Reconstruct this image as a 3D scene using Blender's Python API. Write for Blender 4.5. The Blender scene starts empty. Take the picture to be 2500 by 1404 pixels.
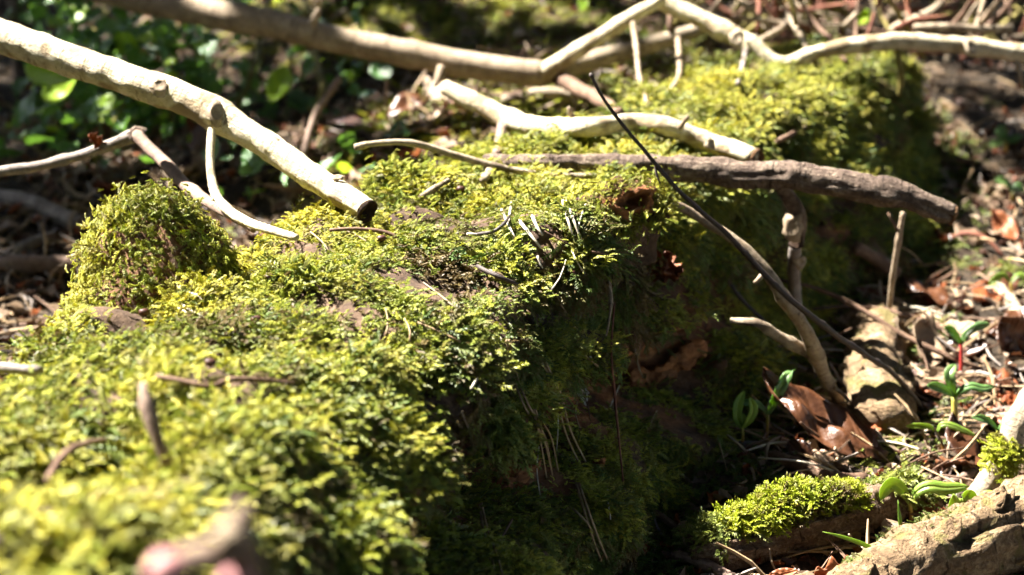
import bpy, math, random
import numpy as np
from mathutils import Vector, Matrix
from mathutils.bvhtree import BVHTree

# ------------------------------------------------------------------ camera, sky, sun, exposure
scene = bpy.context.scene
COL = scene.collection
CAM_H, PITCH, F = 0.60, math.radians(22.0), 4665.0
cam_data = bpy.data.cameras.new('camera')
cam_data.sensor_width = 36.0
cam_data.lens = 36.0 * F / 2500.0
cam_data.clip_start = 0.02
cam_data.clip_end = 500.0
cam_data.dof.use_dof = True
cam_data.dof.focus_distance = 1.16
cam_data.dof.aperture_fstop = 7.0
cam_data.dof.aperture_blades = 0
cam = bpy.data.objects.new('camera', cam_data)
cam.location = (0, 0, CAM_H)
cam.rotation_euler = (math.pi / 2 - PITCH, 0, 0)
COL.objects.link(cam)
scene.camera = cam

SUN_EL = math.radians(50.5)
SUN_AZ = math.radians(-60.0)            # from +Y (away from the camera) towards -X (left)
SUN = Vector((math.sin(SUN_AZ) * math.cos(SUN_EL), math.cos(SUN_AZ) * math.cos(SUN_EL), math.sin(SUN_EL)))
world = bpy.data.worlds.new('World')
scene.world = world
world.use_nodes = True
wn = world.node_tree.nodes
wl = world.node_tree.links
bg = wn['Background']
sky = wn.new('ShaderNodeTexSky')
sky.sky_type = 'NISHITA'
sky.sun_disc = False
sky.sun_elevation = SUN_EL
sky.sun_rotation = SUN_AZ
wl.new(sky.outputs[0], bg.inputs[0])
bg.inputs[1].default_value = 0.05
sun_data = bpy.data.lights.new('sun', 'SUN')
sun_data.energy = 5.0
sun_data.angle = math.radians(0.5)
sun_data.color = (1.0, 0.95, 0.86)
sun = bpy.data.objects.new('sun', sun_data)
sun.rotation_euler = SUN.to_track_quat('Z', 'Y').to_euler()
sun.location = (-1, 1, 3)
COL.objects.link(sun)
scene.view_settings.view_transform = 'Standard'
scene.view_settings.look = 'None'
scene.view_settings.exposure = 3.1
scene.view_settings.gamma = 1.0
scene.view_settings.use_curve_mapping = False
scene.render.engine = 'CYCLES'
scene.cycles.use_adaptive_sampling = True
scene.cycles.adaptive_threshold = 0.03
scene.cycles.max_bounces = 4
scene.cycles.diffuse_bounces = 2
scene.cycles.glossy_bounces = 2
scene.cycles.transmission_bounces = 2
scene.cycles.transparent_max_bounces = 4
scene.cycles.caustics_reflective = False
scene.cycles.caustics_refractive = False

# ------------------------------------------------------------------ helpers
CP, SP = math.cos(PITCH), math.sin(PITCH)
def P(px, py, d):
    """photo pixel + depth along the view axis -> world point"""
    x = (px - 1250.0) / F * d
    u = -(py - 702.0) / F * d
    return np.array((x, d * CP + u * SP, CAM_H - d * SP + u * CP))

def ray(px, py):
    v = P(px, py, 1.0) - np.array((0, 0, CAM_H))
    return Vector(v).normalized()

def _hash(ix, iy, iz, seed):
    h = (ix * 374761393 + iy * 668265263 + iz * 2147483647 + seed * 1274126177) & 0xFFFFFFFF
    h = ((h ^ (h >> 13)) * 1274126177) & 0xFFFFFFFF
    h = (h ^ (h >> 16)) & 0xFFFFFFFF
    return h

def noise3(p, seed=0):
    """gradient noise, p (...,3) -> about -1..1"""
    p = np.asarray(p, dtype=np.float64)
    i = np.floor(p).astype(np.int64)
    f = p - i
    w = f * f * f * (f * (f * 6 - 15) + 10)
    out = np.zeros(p.shape[:-1])
    for dx in (0, 1):
        wx = w[..., 0] if dx else 1 - w[..., 0]
        for dy in (0, 1):
            wy = w[..., 1] if dy else 1 - w[..., 1]
            for dz in (0, 1):
                wz = w[..., 2] if dz else 1 - w[..., 2]
                h = _hash(i[..., 0] + dx, i[..., 1] + dy, i[..., 2] + dz, seed)
                gx = (h & 1023) / 511.5 - 1
                gy = ((h >> 10) & 1023) / 511.5 - 1
                gz = ((h >> 20) & 1023) / 511.5 - 1
                out += wx * wy * wz * (gx * (f[..., 0] - dx) + gy * (f[..., 1] - dy) + gz * (f[..., 2] - dz))
    return out * 1.5

def fbm(p, oct=3, seed=0):
    p = np.asarray(p, dtype=np.float64)
    s, a, t = 0, 1.0, 0
    for k in range(oct):
        s = s + a * noise3(p * 2 ** k, seed + k * 17)
        t += a
        a *= 0.5
    return s / t

def sstep(a, b, x):
    t = np.clip((x - a) / (b - a), 0, 1)
    return t * t * (3 - 2 * t)

def unit(v):
    return v / (np.linalg.norm(v, axis=-1, keepdims=True) + 1e-12)

def wloc(o):
    v = np.array(o.location)
    while o.parent is not None:
        o = o.parent; v = v + np.array(o.location)
    return v

def mk(name, V, Fc, mat, parent=None, origin=None, attrs=None, smooth=True):
    V = np.asarray(V, dtype=np.float64)
    if origin is None:
        origin = wloc(parent) if parent is not None else V.mean(axis=0) * 0
    o = np.asarray(origin, dtype=np.float64)
    me = bpy.data.meshes.new(name)
    me.from_pydata((V - o).tolist(), [], Fc if isinstance(Fc, list) else Fc.tolist())
    if smooth:
        me.polygons.foreach_set('use_smooth', np.ones(len(me.polygons), dtype=bool))
    if attrs:
        for k, a in attrs.items():
            at = me.attributes.new(k, 'FLOAT', 'POINT')
            at.data.foreach_set('value', np.asarray(a, dtype=np.float32))
    me.materials.append(mat)
    me.update()
    ob = bpy.data.objects.new(name, me)
    COL.objects.link(ob)
    if parent is not None:
        ob.parent = parent
        ob.location = o - wloc(parent)
    else:
        ob.location = o
    return ob

def tag(o, label, cat, group=None, kind=None):
    if label: o['label'] = label
    if cat: o['category'] = cat
    if group: o['group'] = group
    if kind: o['kind'] = kind
    return o

def thing(name, label, cat, loc, group=None):
    o = bpy.data.objects.new(name, None)
    o.empty_display_size = 0.02
    o.location = tuple(float(v) for v in loc)
    COL.objects.link(o)
    return tag(o, label, cat, group)

# ---- material helper
def newmat(name):
    m = bpy.data.materials.new(name)
    m.use_nodes = True
    nt = m.node_tree
    nt.nodes.clear()
    return m, nt, nt.nodes, nt.links

class NB:
    """tiny node builder"""
    def __init__(s, name):
        s.m, s.nt, s.n, s.l = newmat(name)
        s.out = s.n.new('ShaderNodeOutputMaterial')
        s.b = s.n.new('ShaderNodeBsdfPrincipled')
        s.b.inputs['Roughness'].default_value = 0.85
        s.b.inputs['Specular IOR Level'].default_value = 0.25
        s.l.new(s.b.outputs[0], s.out.inputs[0])
        s.tc = s.n.new('ShaderNodeTexCoord')
    def set(s, sock, v):
        if hasattr(v, 'is_output') or isinstance(v, bpy.types.NodeSocket): s.l.new(v, sock)
        elif isinstance(v, (tuple, list)) and len(v) == 3 and sock.type == 'RGBA': sock.default_value = (*v, 1)
        else: sock.default_value = v
    def noise(s, scale, detail=4, rough=0.6, vec=None, scl=None, dist=0.0):
        n = s.n.new('ShaderNodeTexNoise')
        n.inputs['Scale'].default_value = scale
        n.inputs['Detail'].default_value = detail
        n.inputs['Roughness'].default_value = rough
        n.inputs['Distortion'].default_value = dist
        v = vec or s.tc.outputs['Object']
        if scl:
            mp = s.n.new('ShaderNodeMapping')
            mp.inputs['Scale'].default_value = scl
            s.l.new(v, mp.inputs[0]); v = mp.outputs[0]
        s.l.new(v, n.inputs['Vector'])
        return n.outputs[0]
    def ramp(s, fac, stops):
        r = s.n.new('ShaderNodeValToRGB')
        e = r.color_ramp.elements
        while len(e) < len(stops): e.new(0.5)
        for i, (p, c) in enumerate(stops):
            e[i].position = p
            e[i].color = (*c, 1) if len(c) == 3 else c
        s.l.new(fac, r.inputs[0])
        return r.outputs[0]
    def mix(s, fac, a, b, mode='MIX'):
        m = s.n.new('ShaderNodeMix')
        m.data_type = 'RGBA'; m.blend_type = mode
        s.set(m.inputs[0], fac); s.set(m.inputs[6], a); s.set(m.inputs[7], b)
        return m.outputs[2]
    def math(s, op, a, b=0.0, c=None):
        m = s.n.new('ShaderNodeMath'); m.operation = op
        s.set(m.inputs[0], a); s.set(m.inputs[1], b)
        if c is not None: s.set(m.inputs[2], c)
        return m.outputs[0]
    def attr(s, name, typ='GEOMETRY'):
        a = s.n.new('ShaderNodeAttribute'); a.attribute_name = name; a.attribute_type = typ
        return a.outputs['Fac']
    def rnd(s):
        return s.n.new('ShaderNodeObjectInfo').outputs['Random']
    def bump(s, h, strength=0.5, dist=0.002):
        b = s.n.new('ShaderNodeBump')
        b.inputs['Strength'].default_value = strength
        b.inputs['Distance'].default_value = dist
        s.l.new(h, b.inputs['Height'])
        s.l.new(b.outputs[0], s.b.inputs['Normal'])
        return b.outputs[0]
    def color(s, c): s.set(s.b.inputs['Base Color'], c)
    def translucent(s, col, fac):
        t = s.n.new('ShaderNodeBsdfTranslucent')
        s.set(t.inputs[0], col)
        mx = s.n.new('ShaderNodeMixShader')
        s.set(mx.inputs[0], fac)
        s.l.new(s.b.outputs[0], mx.inputs[1]); s.l.new(t.outputs[0], mx.inputs[2])
        s.l.new(mx.outputs[0], s.out.inputs[0])

def mat_moss(name, ca, cb, cc, trans=0.35):
    k = NB(name)
    t = k.attr('tint', 'INSTANCER')
    r = k.rnd()
    g = k.attr('tip')
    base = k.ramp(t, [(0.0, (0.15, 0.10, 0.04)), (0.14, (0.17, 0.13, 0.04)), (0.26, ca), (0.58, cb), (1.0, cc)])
    base = k.mix(k.math('MULTIPLY', k.math('POWER', r, 2.5), 0.7), base, (0.17, 0.12, 0.045))
    base = k.mix(k.math('MULTIPLY', k.math('SUBTRACT', 1.0, g), 0.55), base, (0.10, 0.075, 0.02))
    k.color(base)
    k.b.inputs['Roughness'].default_value = 0.5
    k.b.inputs['Specular IOR Level'].default_value = 0.32
    k.translucent(base, trans)
    return k.m

def mat_bark(name, cols, sx=40.0, bump=0.6, rough=0.85, stretch=True, spec=0.2, bdist=0.0015, lichen=None):
    """bark: colour streaks along the stem with small rings; 'along' is arc length in metres"""
    k = NB(name)
    n1 = k.noise(sx, 6, 0.65, dist=0.4)
    n2 = k.noise(sx * 5, 4, 0.7)
    comb = k.n.new('ShaderNodeCombineXYZ')
    k.l.new(k.attr('along'), comb.inputs[0])
    k.l.new(k.math('MULTIPLY', k.attr('ang'), 0.012), comb.inputs[1])
    rings = k.noise(260, 3, 0.6, vec=comb.outputs[0], scl=(1.0, 0.25, 1.0))
    fib = k.noise(700, 4, 0.7, vec=comb.outputs[0], scl=(0.10, 1.0, 1.0))
    f = k.math('ADD', k.math('MULTIPLY', n1, 0.5), k.math('ADD', k.math('MULTIPLY', n2, 0.3), k.math('MULTIPLY', fib, 0.2)))
    c = k.ramp(f, [(0.32, cols[0]), (0.5, cols[1]), (0.66, cols[2])])
    c = k.mix(k.math('MULTIPLY', k.ramp(rings, [(0.60, (0, 0, 0)), (0.66, (1, 1, 1))]), 0.8), c, cols[0])
    c = k.mix(k.math('MULTIPLY', k.ramp(fib, [(0.60, (0, 0, 0)), (0.68, (1, 1, 1))]), 0.6), c, cols[0])
    if lichen:
        ln = k.noise(sx * 0.7, 3, 0.5)
        c = k.mix(k.ramp(ln, [(0.54, (0, 0, 0)), (0.62, (1, 1, 1))]), c, lichen)
    k.color(c)
    k.b.inputs['Roughness'].default_value = rough
    k.b.inputs['Specular IOR Level'].default_value = spec
    k.bump(k.math('ADD', k.math('MULTIPLY', n2, 0.8), k.math('ADD', k.math('MULTIPLY', rings, -0.5), k.math('MULTIPLY', fib, -0.7))), bump, bdist)
    return k.m

M = {}
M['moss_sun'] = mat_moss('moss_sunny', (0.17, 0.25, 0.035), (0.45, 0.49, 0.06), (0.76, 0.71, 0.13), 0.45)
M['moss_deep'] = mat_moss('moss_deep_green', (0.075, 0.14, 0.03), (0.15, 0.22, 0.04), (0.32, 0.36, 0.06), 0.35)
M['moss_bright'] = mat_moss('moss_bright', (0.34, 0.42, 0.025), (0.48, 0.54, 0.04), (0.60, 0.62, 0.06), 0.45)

# log bark / rotten wood
k = NB('log_bark')
n1 = k.noise(55, 8, 0.7, dist=0.6); n2 = k.noise(220, 5, 0.7); n3 = k.noise(12, 3, 0.5)
c = k.ramp(n1, [(0.3, (0.018, 0.011, 0.007)), (0.5, (0.07, 0.042, 0.026)), (0.7, (0.17, 0.11, 0.07))])
c2 = k.ramp(k.noise(70, 6, 0.7, scl=(1, 1, 3), dist=0.8), [(0.3, (0.06, 0.02, 0.008)), (0.5, (0.27, 0.10, 0.034)), (0.7, (0.48, 0.22, 0.085))])
c3 = k.ramp(k.noise(180, 5, 0.7), [(0.3, (0.03, 0.028, 0.008)), (0.5, (0.10, 0.095, 0.018)), (0.7, (0.22, 0.20, 0.035))])
c = k.mix(k.attr('mossy'), c, c3)
c = k.mix(k.attr('rot'), c, c2)
k.color(c)
k.b.inputs['Roughness'].default_value = 0.9
k.bump(k.math('ADD', n1, k.math('MULTIPLY', n2, 0.5)), 0.9, 0.004)
M['log'] = k.m

k = NB('soil')
n1 = k.noise(28, 8, 0.7, dist=0.5); n2 = k.noise(160, 5, 0.7); n3 = k.noise(6, 3, 0.5)
c = k.ramp(n1, [(0.3, (0.010, 0.007, 0.004)), (0.5, (0.03, 0.02, 0.012)), (0.68, (0.075, 0.05, 0.03))])
c = k.mix(k.ramp(n2, [(0.55, (0, 0, 0)), (0.72, (1, 1, 1))]), c, (0.16, 0.11, 0.07))
k.color(c)
k.b.inputs['Roughness'].default_value = 0.95
k.bump(k.math('ADD', n1, n2), 1.0, 0.006)
M['soil'] = k.m

# ------------------------------------------------------------------ the log surface
TY  = [0.22, 0.57, 0.86, 1.00, 1.17, 1.40, 1.55, 1.70, 1.84, 1.95]
TXL = [-.42, -.36, -.315, -.285, -.205, -.075, 0.04, 0.14, 0.23, 0.29]
TXR = [-.14, -.055, 0.022, 0.066, 0.142, 0.250, 0.335, 0.405, 0.42, 0.40]
TH  = [0.300, 0.265, 0.205, 0.190, 0.176, 0.160, 0.150, 0.140, 0.115, 0.06]
LIPY = [0.22, 0.60, 0.80, 0.90, 1.00, 1.08, 1.16, 1.30, 1.50, 1.80]
LIPZ = [0.22, 0.185, 0.150, 0.128, 0.118, 0.108, 0.088, 0.080, 0.085, 0.06]
LIPD = [0.015, 0.035, 0.055, 0.075, 0.060, 0.075, 0.065, 0.035, 0.025, 0.0]

def smooth_table(y, ty, tv):
    v = np.interp(y, ty, tv)
    for e in (0.03, 0.06):
        v = (np.interp(y - e, ty, tv) + 2 * v + np.interp(y + e, ty, tv)) / 4
    return v

def build_log():
    nY, nT = 460, 330
    Y = np.linspace(0.22, 1.95, nY)
    prof = np.array([(0.03, -.30), (0.0, 0.08), (.02, .45), (.07, .76), (.17, .93), (.34, 1.0), (.54, 1.0), (.66, .965), (.74, .87), (.79, .73), (.84, .56), (.89, .39), (.94, .2), (.98, -.02), (1.0, -.30)])
    T = np.linspace(0, 1, nT)
    cs = np.concatenate([[0], np.cumsum(np.linalg.norm(np.diff(prof, axis=0) * (1.0, 0.6), axis=1))]); cs /= cs[-1]
    def sm(col):
        v = np.interp(T, cs, prof[:, col])
        kk = np.hanning(27); kk /= kk.sum()
        return np.convolve(np.pad(v, 13, mode='edge'), kk, 'valid')
    YY, TT = np.meshgrid(Y, T, indexing='ij')
    xl, xr, h = (smooth_table(YY, TY, t) for t in (TXL, TXR, TH))
    fx_, fz_ = sm(0)[None, :] + YY * 0, sm(1)[None, :] + YY * 0
    ux = fx_ * 2 - 1
    zc = h * 0.35
    X = xl + (xr - xl) * fx_
    Z = h * fz_
    p = np.stack([X, YY, Z], -1)
    def normals(p):
        n = np.cross(np.gradient(p, axis=0), np.gradient(p, axis=1))
        n = unit(n)
        flip = (n * (p - np.stack([(xl + xr) / 2, YY, zc], -1))).sum(-1) < 0
        n[flip] *= -1
        return n
    n = normals(p)
    side = sstep(0.85, 0.35, n[..., 2])
    d = 0.015 * fbm(p * 7.0, 3, 3) + (0.011 + 0.005 * side) * (np.abs(noise3(p * 15, 8)) * 2.2 - 0.6) + 0.0105 * noise3(p * 30, 12) + 0.0035 * noise3(p * 70, 13)
    for (c, s, a) in BUMPS:
        r2 = ((p - np.array(c)) ** 2).sum(-1)
        d += a * np.exp(-r2 / (2 * s * s))
    gap = sstep(-0.10, -0.42, noise3(p * 30, 12)) * 0.9
    p = p + n * d[..., None]
    # overhanging lip of bark along the right flank with a rotten recess under it
    right = sstep(0.25, 0.5, ux)
    lz = smooth_table(YY, LIPY, LIPZ) + 0.016 * noise3(np.stack([YY * 9, YY * 0, YY * 0 + .3], -1), 5) + 0.006 * noise3(np.stack([YY * 40, YY * 0, YY * 0 + .3], -1), 6)
    ld = smooth_table(YY, LIPY, LIPD) * (0.75 + 0.8 * noise3(np.stack([YY * 13, YY * 0 + 2, YY * 0], -1), 9))
    q = lz - p[..., 2]
    gro = sstep(0.0, 0.006, q) * (1 - sstep(0.036, 0.066, q))
    bul = sstep(0.04, 0.085, q)
    p[..., 0] += right * (-np.clip(ld, 0, 1) * gro * 1.15 + 0.004 * bul)
    p[..., 1] += right * (np.clip(ld, 0, 1) * gro * 0.4)
    n = normals(p)
    fb = right * sstep(0.10, 0.34, fbm(p * np.array((13, 13, 17)) + 2.2, 3, 88)) * sstep(0.75, 0.45, n[..., 2]) * (YY < 1.5)
    p = p - n * (0.016 * fb)[..., None]
    n = normals(p)
    # attributes
    rot = right * np.exp(-((q - 0.002) / 0.012) ** 2) * sstep(0.02, 0.036, ld)
    rot = np.maximum(rot, right * gro * sstep(0.012, 0.03, ld))
    rot = np.clip(rot * (0.7 + 0.9 * noise3(p * 60, 31)), 0, 1)
    moss = 0.66 + 1.35 * fbm(p * 20, 3, 41)
    moss *= 1 - 0.95 * np.clip(right * np.exp(-((q - 0.002) / 0.010) ** 2) * sstep(0.03, 0.045, ld), 0, 1)
    moss *= 1 - 0.93 * right * gro * sstep(0.01, 0.03, ld)
    moss *= (1 - 0.93 * fb) * (1 - gap)
    rot = np.maximum(rot, 0.7 * fb * np.clip(0.6 + noise3(p * 45, 33), 0, 1))
    moss = np.clip(moss, 0.02, 1.2)
    return p, n, moss, rot, ux

BUMPS = [((0.078, 1.185, 0.180), 0.024, 0.040), ((0.050, 1.14, 0.178), 0.020, 0.024), ((0.062, 1.16, 0.18), 0.018, 0.016),
         ((0.092, 1.145, 0.150), 0.021, -0.052),
         ((-0.20, 0.72, 0.235), 0.026, -0.085), ((-0.175, 0.785, 0.225), 0.018, -0.06),
         ((-0.03, 0.98, 0.19), 0.05, 0.010), ((-0.12, 0.66, 0.25), 0.05, 0.012)]
LP, LN, LMOSS, LROT, LUX = build_log()

def grid_faces(a, b):
    i = np.arange(a * b).reshape(a, b)
    return np.stack([i[:-1, :-1], i[1:, :-1], i[1:, 1:], i[:-1, 1:]], -1).reshape(-1, 4)

# ------------------------------------------------------------------ ground
def ground_z(x, y):
    p = np.stack([x, y, np.zeros_like(x)], -1)
    z = 0.012 * fbm(p * 5, 3, 77) + 0.006 * noise3(p * 25, 78)
    z += 0.10 * sstep(2.2, 3.4, y) + 0.03 * noise3(p * 2.1 + 5, 79) * sstep(1.4, 2.0, y)
    for (cx, cy, s, a) in MOUNDS:
        z += a * np.exp(-((x - cx) ** 2 + (y - cy) ** 2) / (2 * s * s))
    return z
MOUNDS = [(-0.12, 2.35, 0.17, 0.07), (0.10, 2.05, 0.13, 0.06), (0.22, 2.4, 0.15, 0.09), (-0.05, 1.78, 0.10, 0.05), (0.10, 1.80, 0.10, 0.08),
          (-0.34, 1.75, 0.12, 0.03), (0.62, 1.75, 0.10, 0.03), (0.50, 1.28, 0.06, 0.015)]
def build_ground():
    def axis(lo, hi, n, far):
        core = np.linspace(lo, hi, n)
        ext = np.array([0.1, 0.3, 0.8, 2, 5, 12, 30, 70, 160])
        return np.concatenate([(lo - ext * far)[::-1], core, hi + ext * far])
    xs = axis(-1.0, 1.0, 240, 1.0)
    ys = axis(0.3, 3.2, 300, 1.0)
    X, Yg = np.meshgrid(xs, ys, indexing='ij')
    Z = ground_z(X, Yg)
    return np.stack([X, Yg, Z], -1)
GP = build_ground()
ground = mk('ground', GP.reshape(-1, 3), grid_faces(*GP.shape[:2]), M['soil'], origin=(0, 0, 0))
tag(ground, 'dark brown forest soil under the leaf litter and moss', 'ground', kind='structure')

log_root = thing('fallen_log', 'large decaying fallen log thickly covered in yellow-green moss', 'log', (0.0, 1.15, 0.0))
# closed ends of the log
for e in (0, -1):
    ring = LP[e]
    V = np.vstack([ring, ring.mean(0) + np.array((0, -0.02 if e == 0 else 0.02, 0))])
    nn = len(ring)
    mk('end_face', V, [(i, i + 1, nn) for i in range(nn - 1)] + [(nn - 1, 0, nn)], M['log'], log_root, origin=(0, 1.15, 0), attrs={'rot': np.full(nn + 1, .7)})

def bvh_of(grids):
    V, Fc, o = [], [], 0
    for g in grids:
        V += g.reshape(-1, 3).tolist()
        Fc += (grid_faces(*g.shape[:2]) + o).tolist()
        o += g.shape[0] * g.shape[1]
    return BVHTree.FromPolygons(V, Fc)
BV_LOG = bvh_of([LP])
BV_ALL = bvh_of([LP, GP])
CAMV = Vector((0, 0, CAM_H))
def hit(px, py, lift=0.0, bv=None):
    h = (bv or BV_ALL).ray_cast(CAMV, ray(px, py))
    if h[0] is None: return None
    n = h[1] if h[1].dot(ray(px, py)) < 0 else -h[1]
    return np.array(h[0] + n * lift)
def depth_of(p):
    return float(p[1] * CP + (CAM_H - p[2]) * SP)
def hd(px, py):
    return depth_of(hit(px, py))
def drop(x, y, z=2.0):
    h = BV_ALL.ray_cast(Vector((x, y, z)), Vector((0, 0, -1)))
    return np.array(h[0]) if h[0] is not None else np.array((x, y, 0.0))

# ------------------------------------------------------------------ moss fronds
def tri_spike(V, Fc, T, pts, rads, ups, t0, t1):
    """3-sided tapering shoot through pts"""
    pts = np.asarray(pts); b = len(V); n = len(pts)
    d = unit(np.gradient(pts, axis=0))
    s = unit(np.cross(d, ups)); u = np.cross(s, d)
    for i in range(n - 1):
        for a in (0.0, 2.094, 4.189):
            V.append(pts[i] + rads[i] * (math.cos(a) * s[i] + math.sin(a) * u[i]))
            T.append(t0 + (t1 - t0) * i / (n - 1))
    V.append(pts[-1]); T.append(t1)
    for i in range(n - 2):
        for j in range(3):
            j2 = (j + 1) % 3
            Fc.append((b + 3 * i + j, b + 3 * i + j2, b + 3 * i + 3 + j2, b + 3 * i + 3 + j))
    e = b + 3 * (n - 2)
    for j in range(3):
        Fc.append((e + j, e + (j + 1) % 3, b + 3 * (n - 1)))

def frond(rng, V, Fc, T, base, yaw, tilt, L, fat=1.0, npair=7):
    cy, sy = math.cos(yaw), math.sin(yaw)
    fy = np.array((-sy * math.cos(tilt), cy * math.cos(tilt), math.sin(tilt)))
    fx = np.array((cy, sy, 0.0))
    fz = np.cross(fx, fy)
    bend = rng.uniform(-0.35, 0.35); droop = rng.uniform(0.15, 0.6)
    def c(t): return base + L * (fy * t + fx * bend * t * t + fz * (0.25 * t - droop * t * t))
    ts = np.linspace(0, 1, 5)
    pts = np.array([c(t) for t in ts])
    up = np.array((0.1, 0.2, 1.0))
    tri_spike(V, Fc, T, pts, [0.00045 * fat, 0.0005 * fat, 0.0005 * fat, 0.00045 * fat], up, 0.0, 1.0)
    for i in range(npair):
        for sgn in (-1, 1):
            t = 0.10 + 0.80 * (i + rng.uniform(-.3, .3) + 0.25 * sgn) / (npair - 1)
            t = min(max(t, 0.05), 0.95)
            l = L * (0.40 - 0.27 * t) * rng.uniform(0.7, 1.25)
            p0 = c(t)
            dr = sgn * fx * rng.uniform(0.7, 1.0) + fy * rng.uniform(0.45, 0.9) + fz * rng.uniform(-0.35, 0.45)
            dr = dr / np.linalg.norm(dr)
            p1 = p0 + dr * l * 0.55 + fz * l * 0.06
            p2 = p0 + dr * l + fy * l * 0.15 - fz * l * 0.10
            tri_spike(V, Fc, T, [p0, p1, p2], [0.00042 * fat, 0.0005 * fat], up, t * 0.7, 0.55 + 0.45 * t + 0.15)

def moss_variants(mat, count, nf, L, seed, spread=0.007, fat=1.0, tilt=(0.2, 1.0), yaw=0.9, npair=7):
    out = []
    rng = random.Random(seed)
    for v in range(count):
        V, Fc, T = [], [], []
        for f in range(nf):
            b = np.array((rng.gauss(0, spread * .6), rng.gauss(0, spread * .6), -0.0015))
            frond(rng, V, Fc, T, b, rng.uniform(-yaw, yaw), rng.uniform(*tilt), L * rng.uniform(0.7, 1.3), fat, npair)
        me = bpy.data.meshes.new('moss_tuft_mesh')
        me.from_pydata([tuple(x) for x in V], [], Fc)
        at = me.attributes.new('tip', 'FLOAT', 'POINT'); at.data.foreach_set('value', np.array(T, dtype=np.float32))
        me.materials.append(mat)
        out.append(bpy.data.objects.new('moss_tuft_source', me))
    return out

def scatter_group(name, variants):
    g = bpy.data.node_groups.new(name, 'GeometryNodeTree')
    g.interface.new_socket('Geometry', in_out='INPUT', socket_type='NodeSocketGeometry')
    g.interface.new_socket('Geometry', in_out='OUTPUT', socket_type='NodeSocketGeometry')
    n, l = g.nodes, g.links
    gi, go = n.new('NodeGroupInput'), n.new('NodeGroupOutput')
    g2i = n.new('GeometryNodeGeometryToInstance')
    for v in reversed(variants):
        oi = n.new('GeometryNodeObjectInfo')
        oi.inputs['Object'].default_value = v
        l.new(oi.outputs['Geometry'], g2i.inputs[0])
    iop = n.new('GeometryNodeInstanceOnPoints')
    def na(nm, dt):
        a = n.new('GeometryNodeInputNamedAttribute'); a.data_type = dt; a.inputs[0].default_value = nm
        return a.outputs[0]
    e2r = n.new('FunctionNodeEulerToRotation')
    l.new(na('rot', 'FLOAT_VECTOR'), e2r.inputs[0])
    m2p = n.new('GeometryNodeMeshToPoints')
    l.new(gi.outputs[0], m2p.inputs[0])
    l.new(m2p.outputs[0], iop.inputs['Points'])
    l.new(g2i.outputs[0], iop.inputs['Instance'])
    iop.inputs['Pick Instance'].default_value = True
    l.new(na('idx', 'INT'), iop.inputs['Instance Index'])
    l.new(e2r.outputs[0], iop.inputs['Rotation'])
    l.new(na('scl', 'FLOAT'), iop.inputs['Scale'])
    l.new(iop.outputs[0], go.inputs[0])
    return g

def frames_to_euler(x, y, z):
    """columns x,y,z (N,3) -> XYZ euler"""
    ry = np.arcsin(np.clip(-x[:, 2], -1, 1))
    rx = np.arctan2(y[:, 2], z[:, 2])
    rz = np.arctan2(x[:, 1], x[:, 0])
    return np.stack([rx, ry, rz], -1)

def scatter(name, pts, up, fwd, scl, idx, tint, group, mat, parent=None, origin=(0, 0, 0)):
    z = unit(up)
    y = unit(fwd - (fwd * z).sum(-1, keepdims=True) * z)
    x = np.cross(y, z)
    eul = frames_to_euler(x, y, z)
    o = np.asarray(origin, float)
    me = bpy.data.meshes.new(name)
    me.from_pydata((pts - o).tolist(), [], [])
    def add(nm, typ, data, field):
        a = me.attributes.new(nm, typ, 'POINT')
        a.data.foreach_set(field, data)
    add('rot', 'FLOAT_VECTOR', eul.astype(np.float32).ravel(), 'vector')
    add('scl', 'FLOAT', scl.astype(np.float32), 'value')
    add('tint', 'FLOAT', tint.astype(np.float32), 'value')
    add('idx', 'INT', idx.astype(np.int32), 'value')
    me.materials.append(mat)
    ob = bpy.data.objects.new(name, me)
    COL.objects.link(ob)
    if parent is not None:
        ob.parent = parent; ob.location = o - wloc(parent)
    else: ob.location = o
    md = ob.modifiers.new('scatter', 'NODES')
    md.node_group = group
    ob['kind'] = 'stuff'
    return ob

def sample_grid(p, n, dens, count, rng):
    """area- and density-weighted random points on a grid surface"""
    a = p[1:, :-1] - p[:-1, :-1]; b = p[:-1, 1:] - p[:-1, :-1]
    w = np.linalg.norm(np.cross(a, b), axis=-1) * (dens[:-1, :-1])
    w = w.ravel() / w.sum()
    k = rng.choice(len(w), count, p=w)
    i, j = np.divmod(k, p.shape[1] - 1)
    fu, fv = rng.random((2, count, 1))
    pts = p[i, j] + a[i, j] * fu + b[i, j] * fv
    return pts, n[i, j], i, j

def vis_weight(p):
    """weight 1 where the frame could see it, little elsewhere; nearer points count less in metres"""
    d = p[..., 1] * CP + (CAM_H - p[..., 2]) * SP
    u = (p[..., 2] - CAM_H) * CP + p[..., 1] * SP
    px = p[..., 0] / d * F + 1250
    py = 702 - u / d * F
    w = (px > -250) & (px < 2750) & (py > -150) & (py < 1650)
    return np.where(w, 1.0, 0.25)

def facing(p, n):
    v = unit(np.array((0, 0, CAM_H)) - p)
    return np.clip((n * v).sum(-1) * 1.2 + 0.45, 0.22, 1.0)

NPR = np.random.default_rng(7)
SRC = {}
SRC['sun'] = moss_variants(M['moss_sun'], 7, 8, 0.0060, 1, tilt=(0.05, 0.75), yaw=1.7, npair=6, fat=.62, spread=.010)
SRC['deep'] = moss_variants(M['moss_deep'], 6, 6, 0.0095, 2, tilt=(0.0, 0.8), yaw=0.8, npair=6, fat=.8)
SRC['bright'] = moss_variants(M['moss_bright'], 5, 6, 0.0105, 3, tilt=(0.5, 1.4), yaw=1.5)
GRP = {k_: scatter_group('moss_scatter_' + k_, v) for k_, v in SRC.items()}

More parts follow.
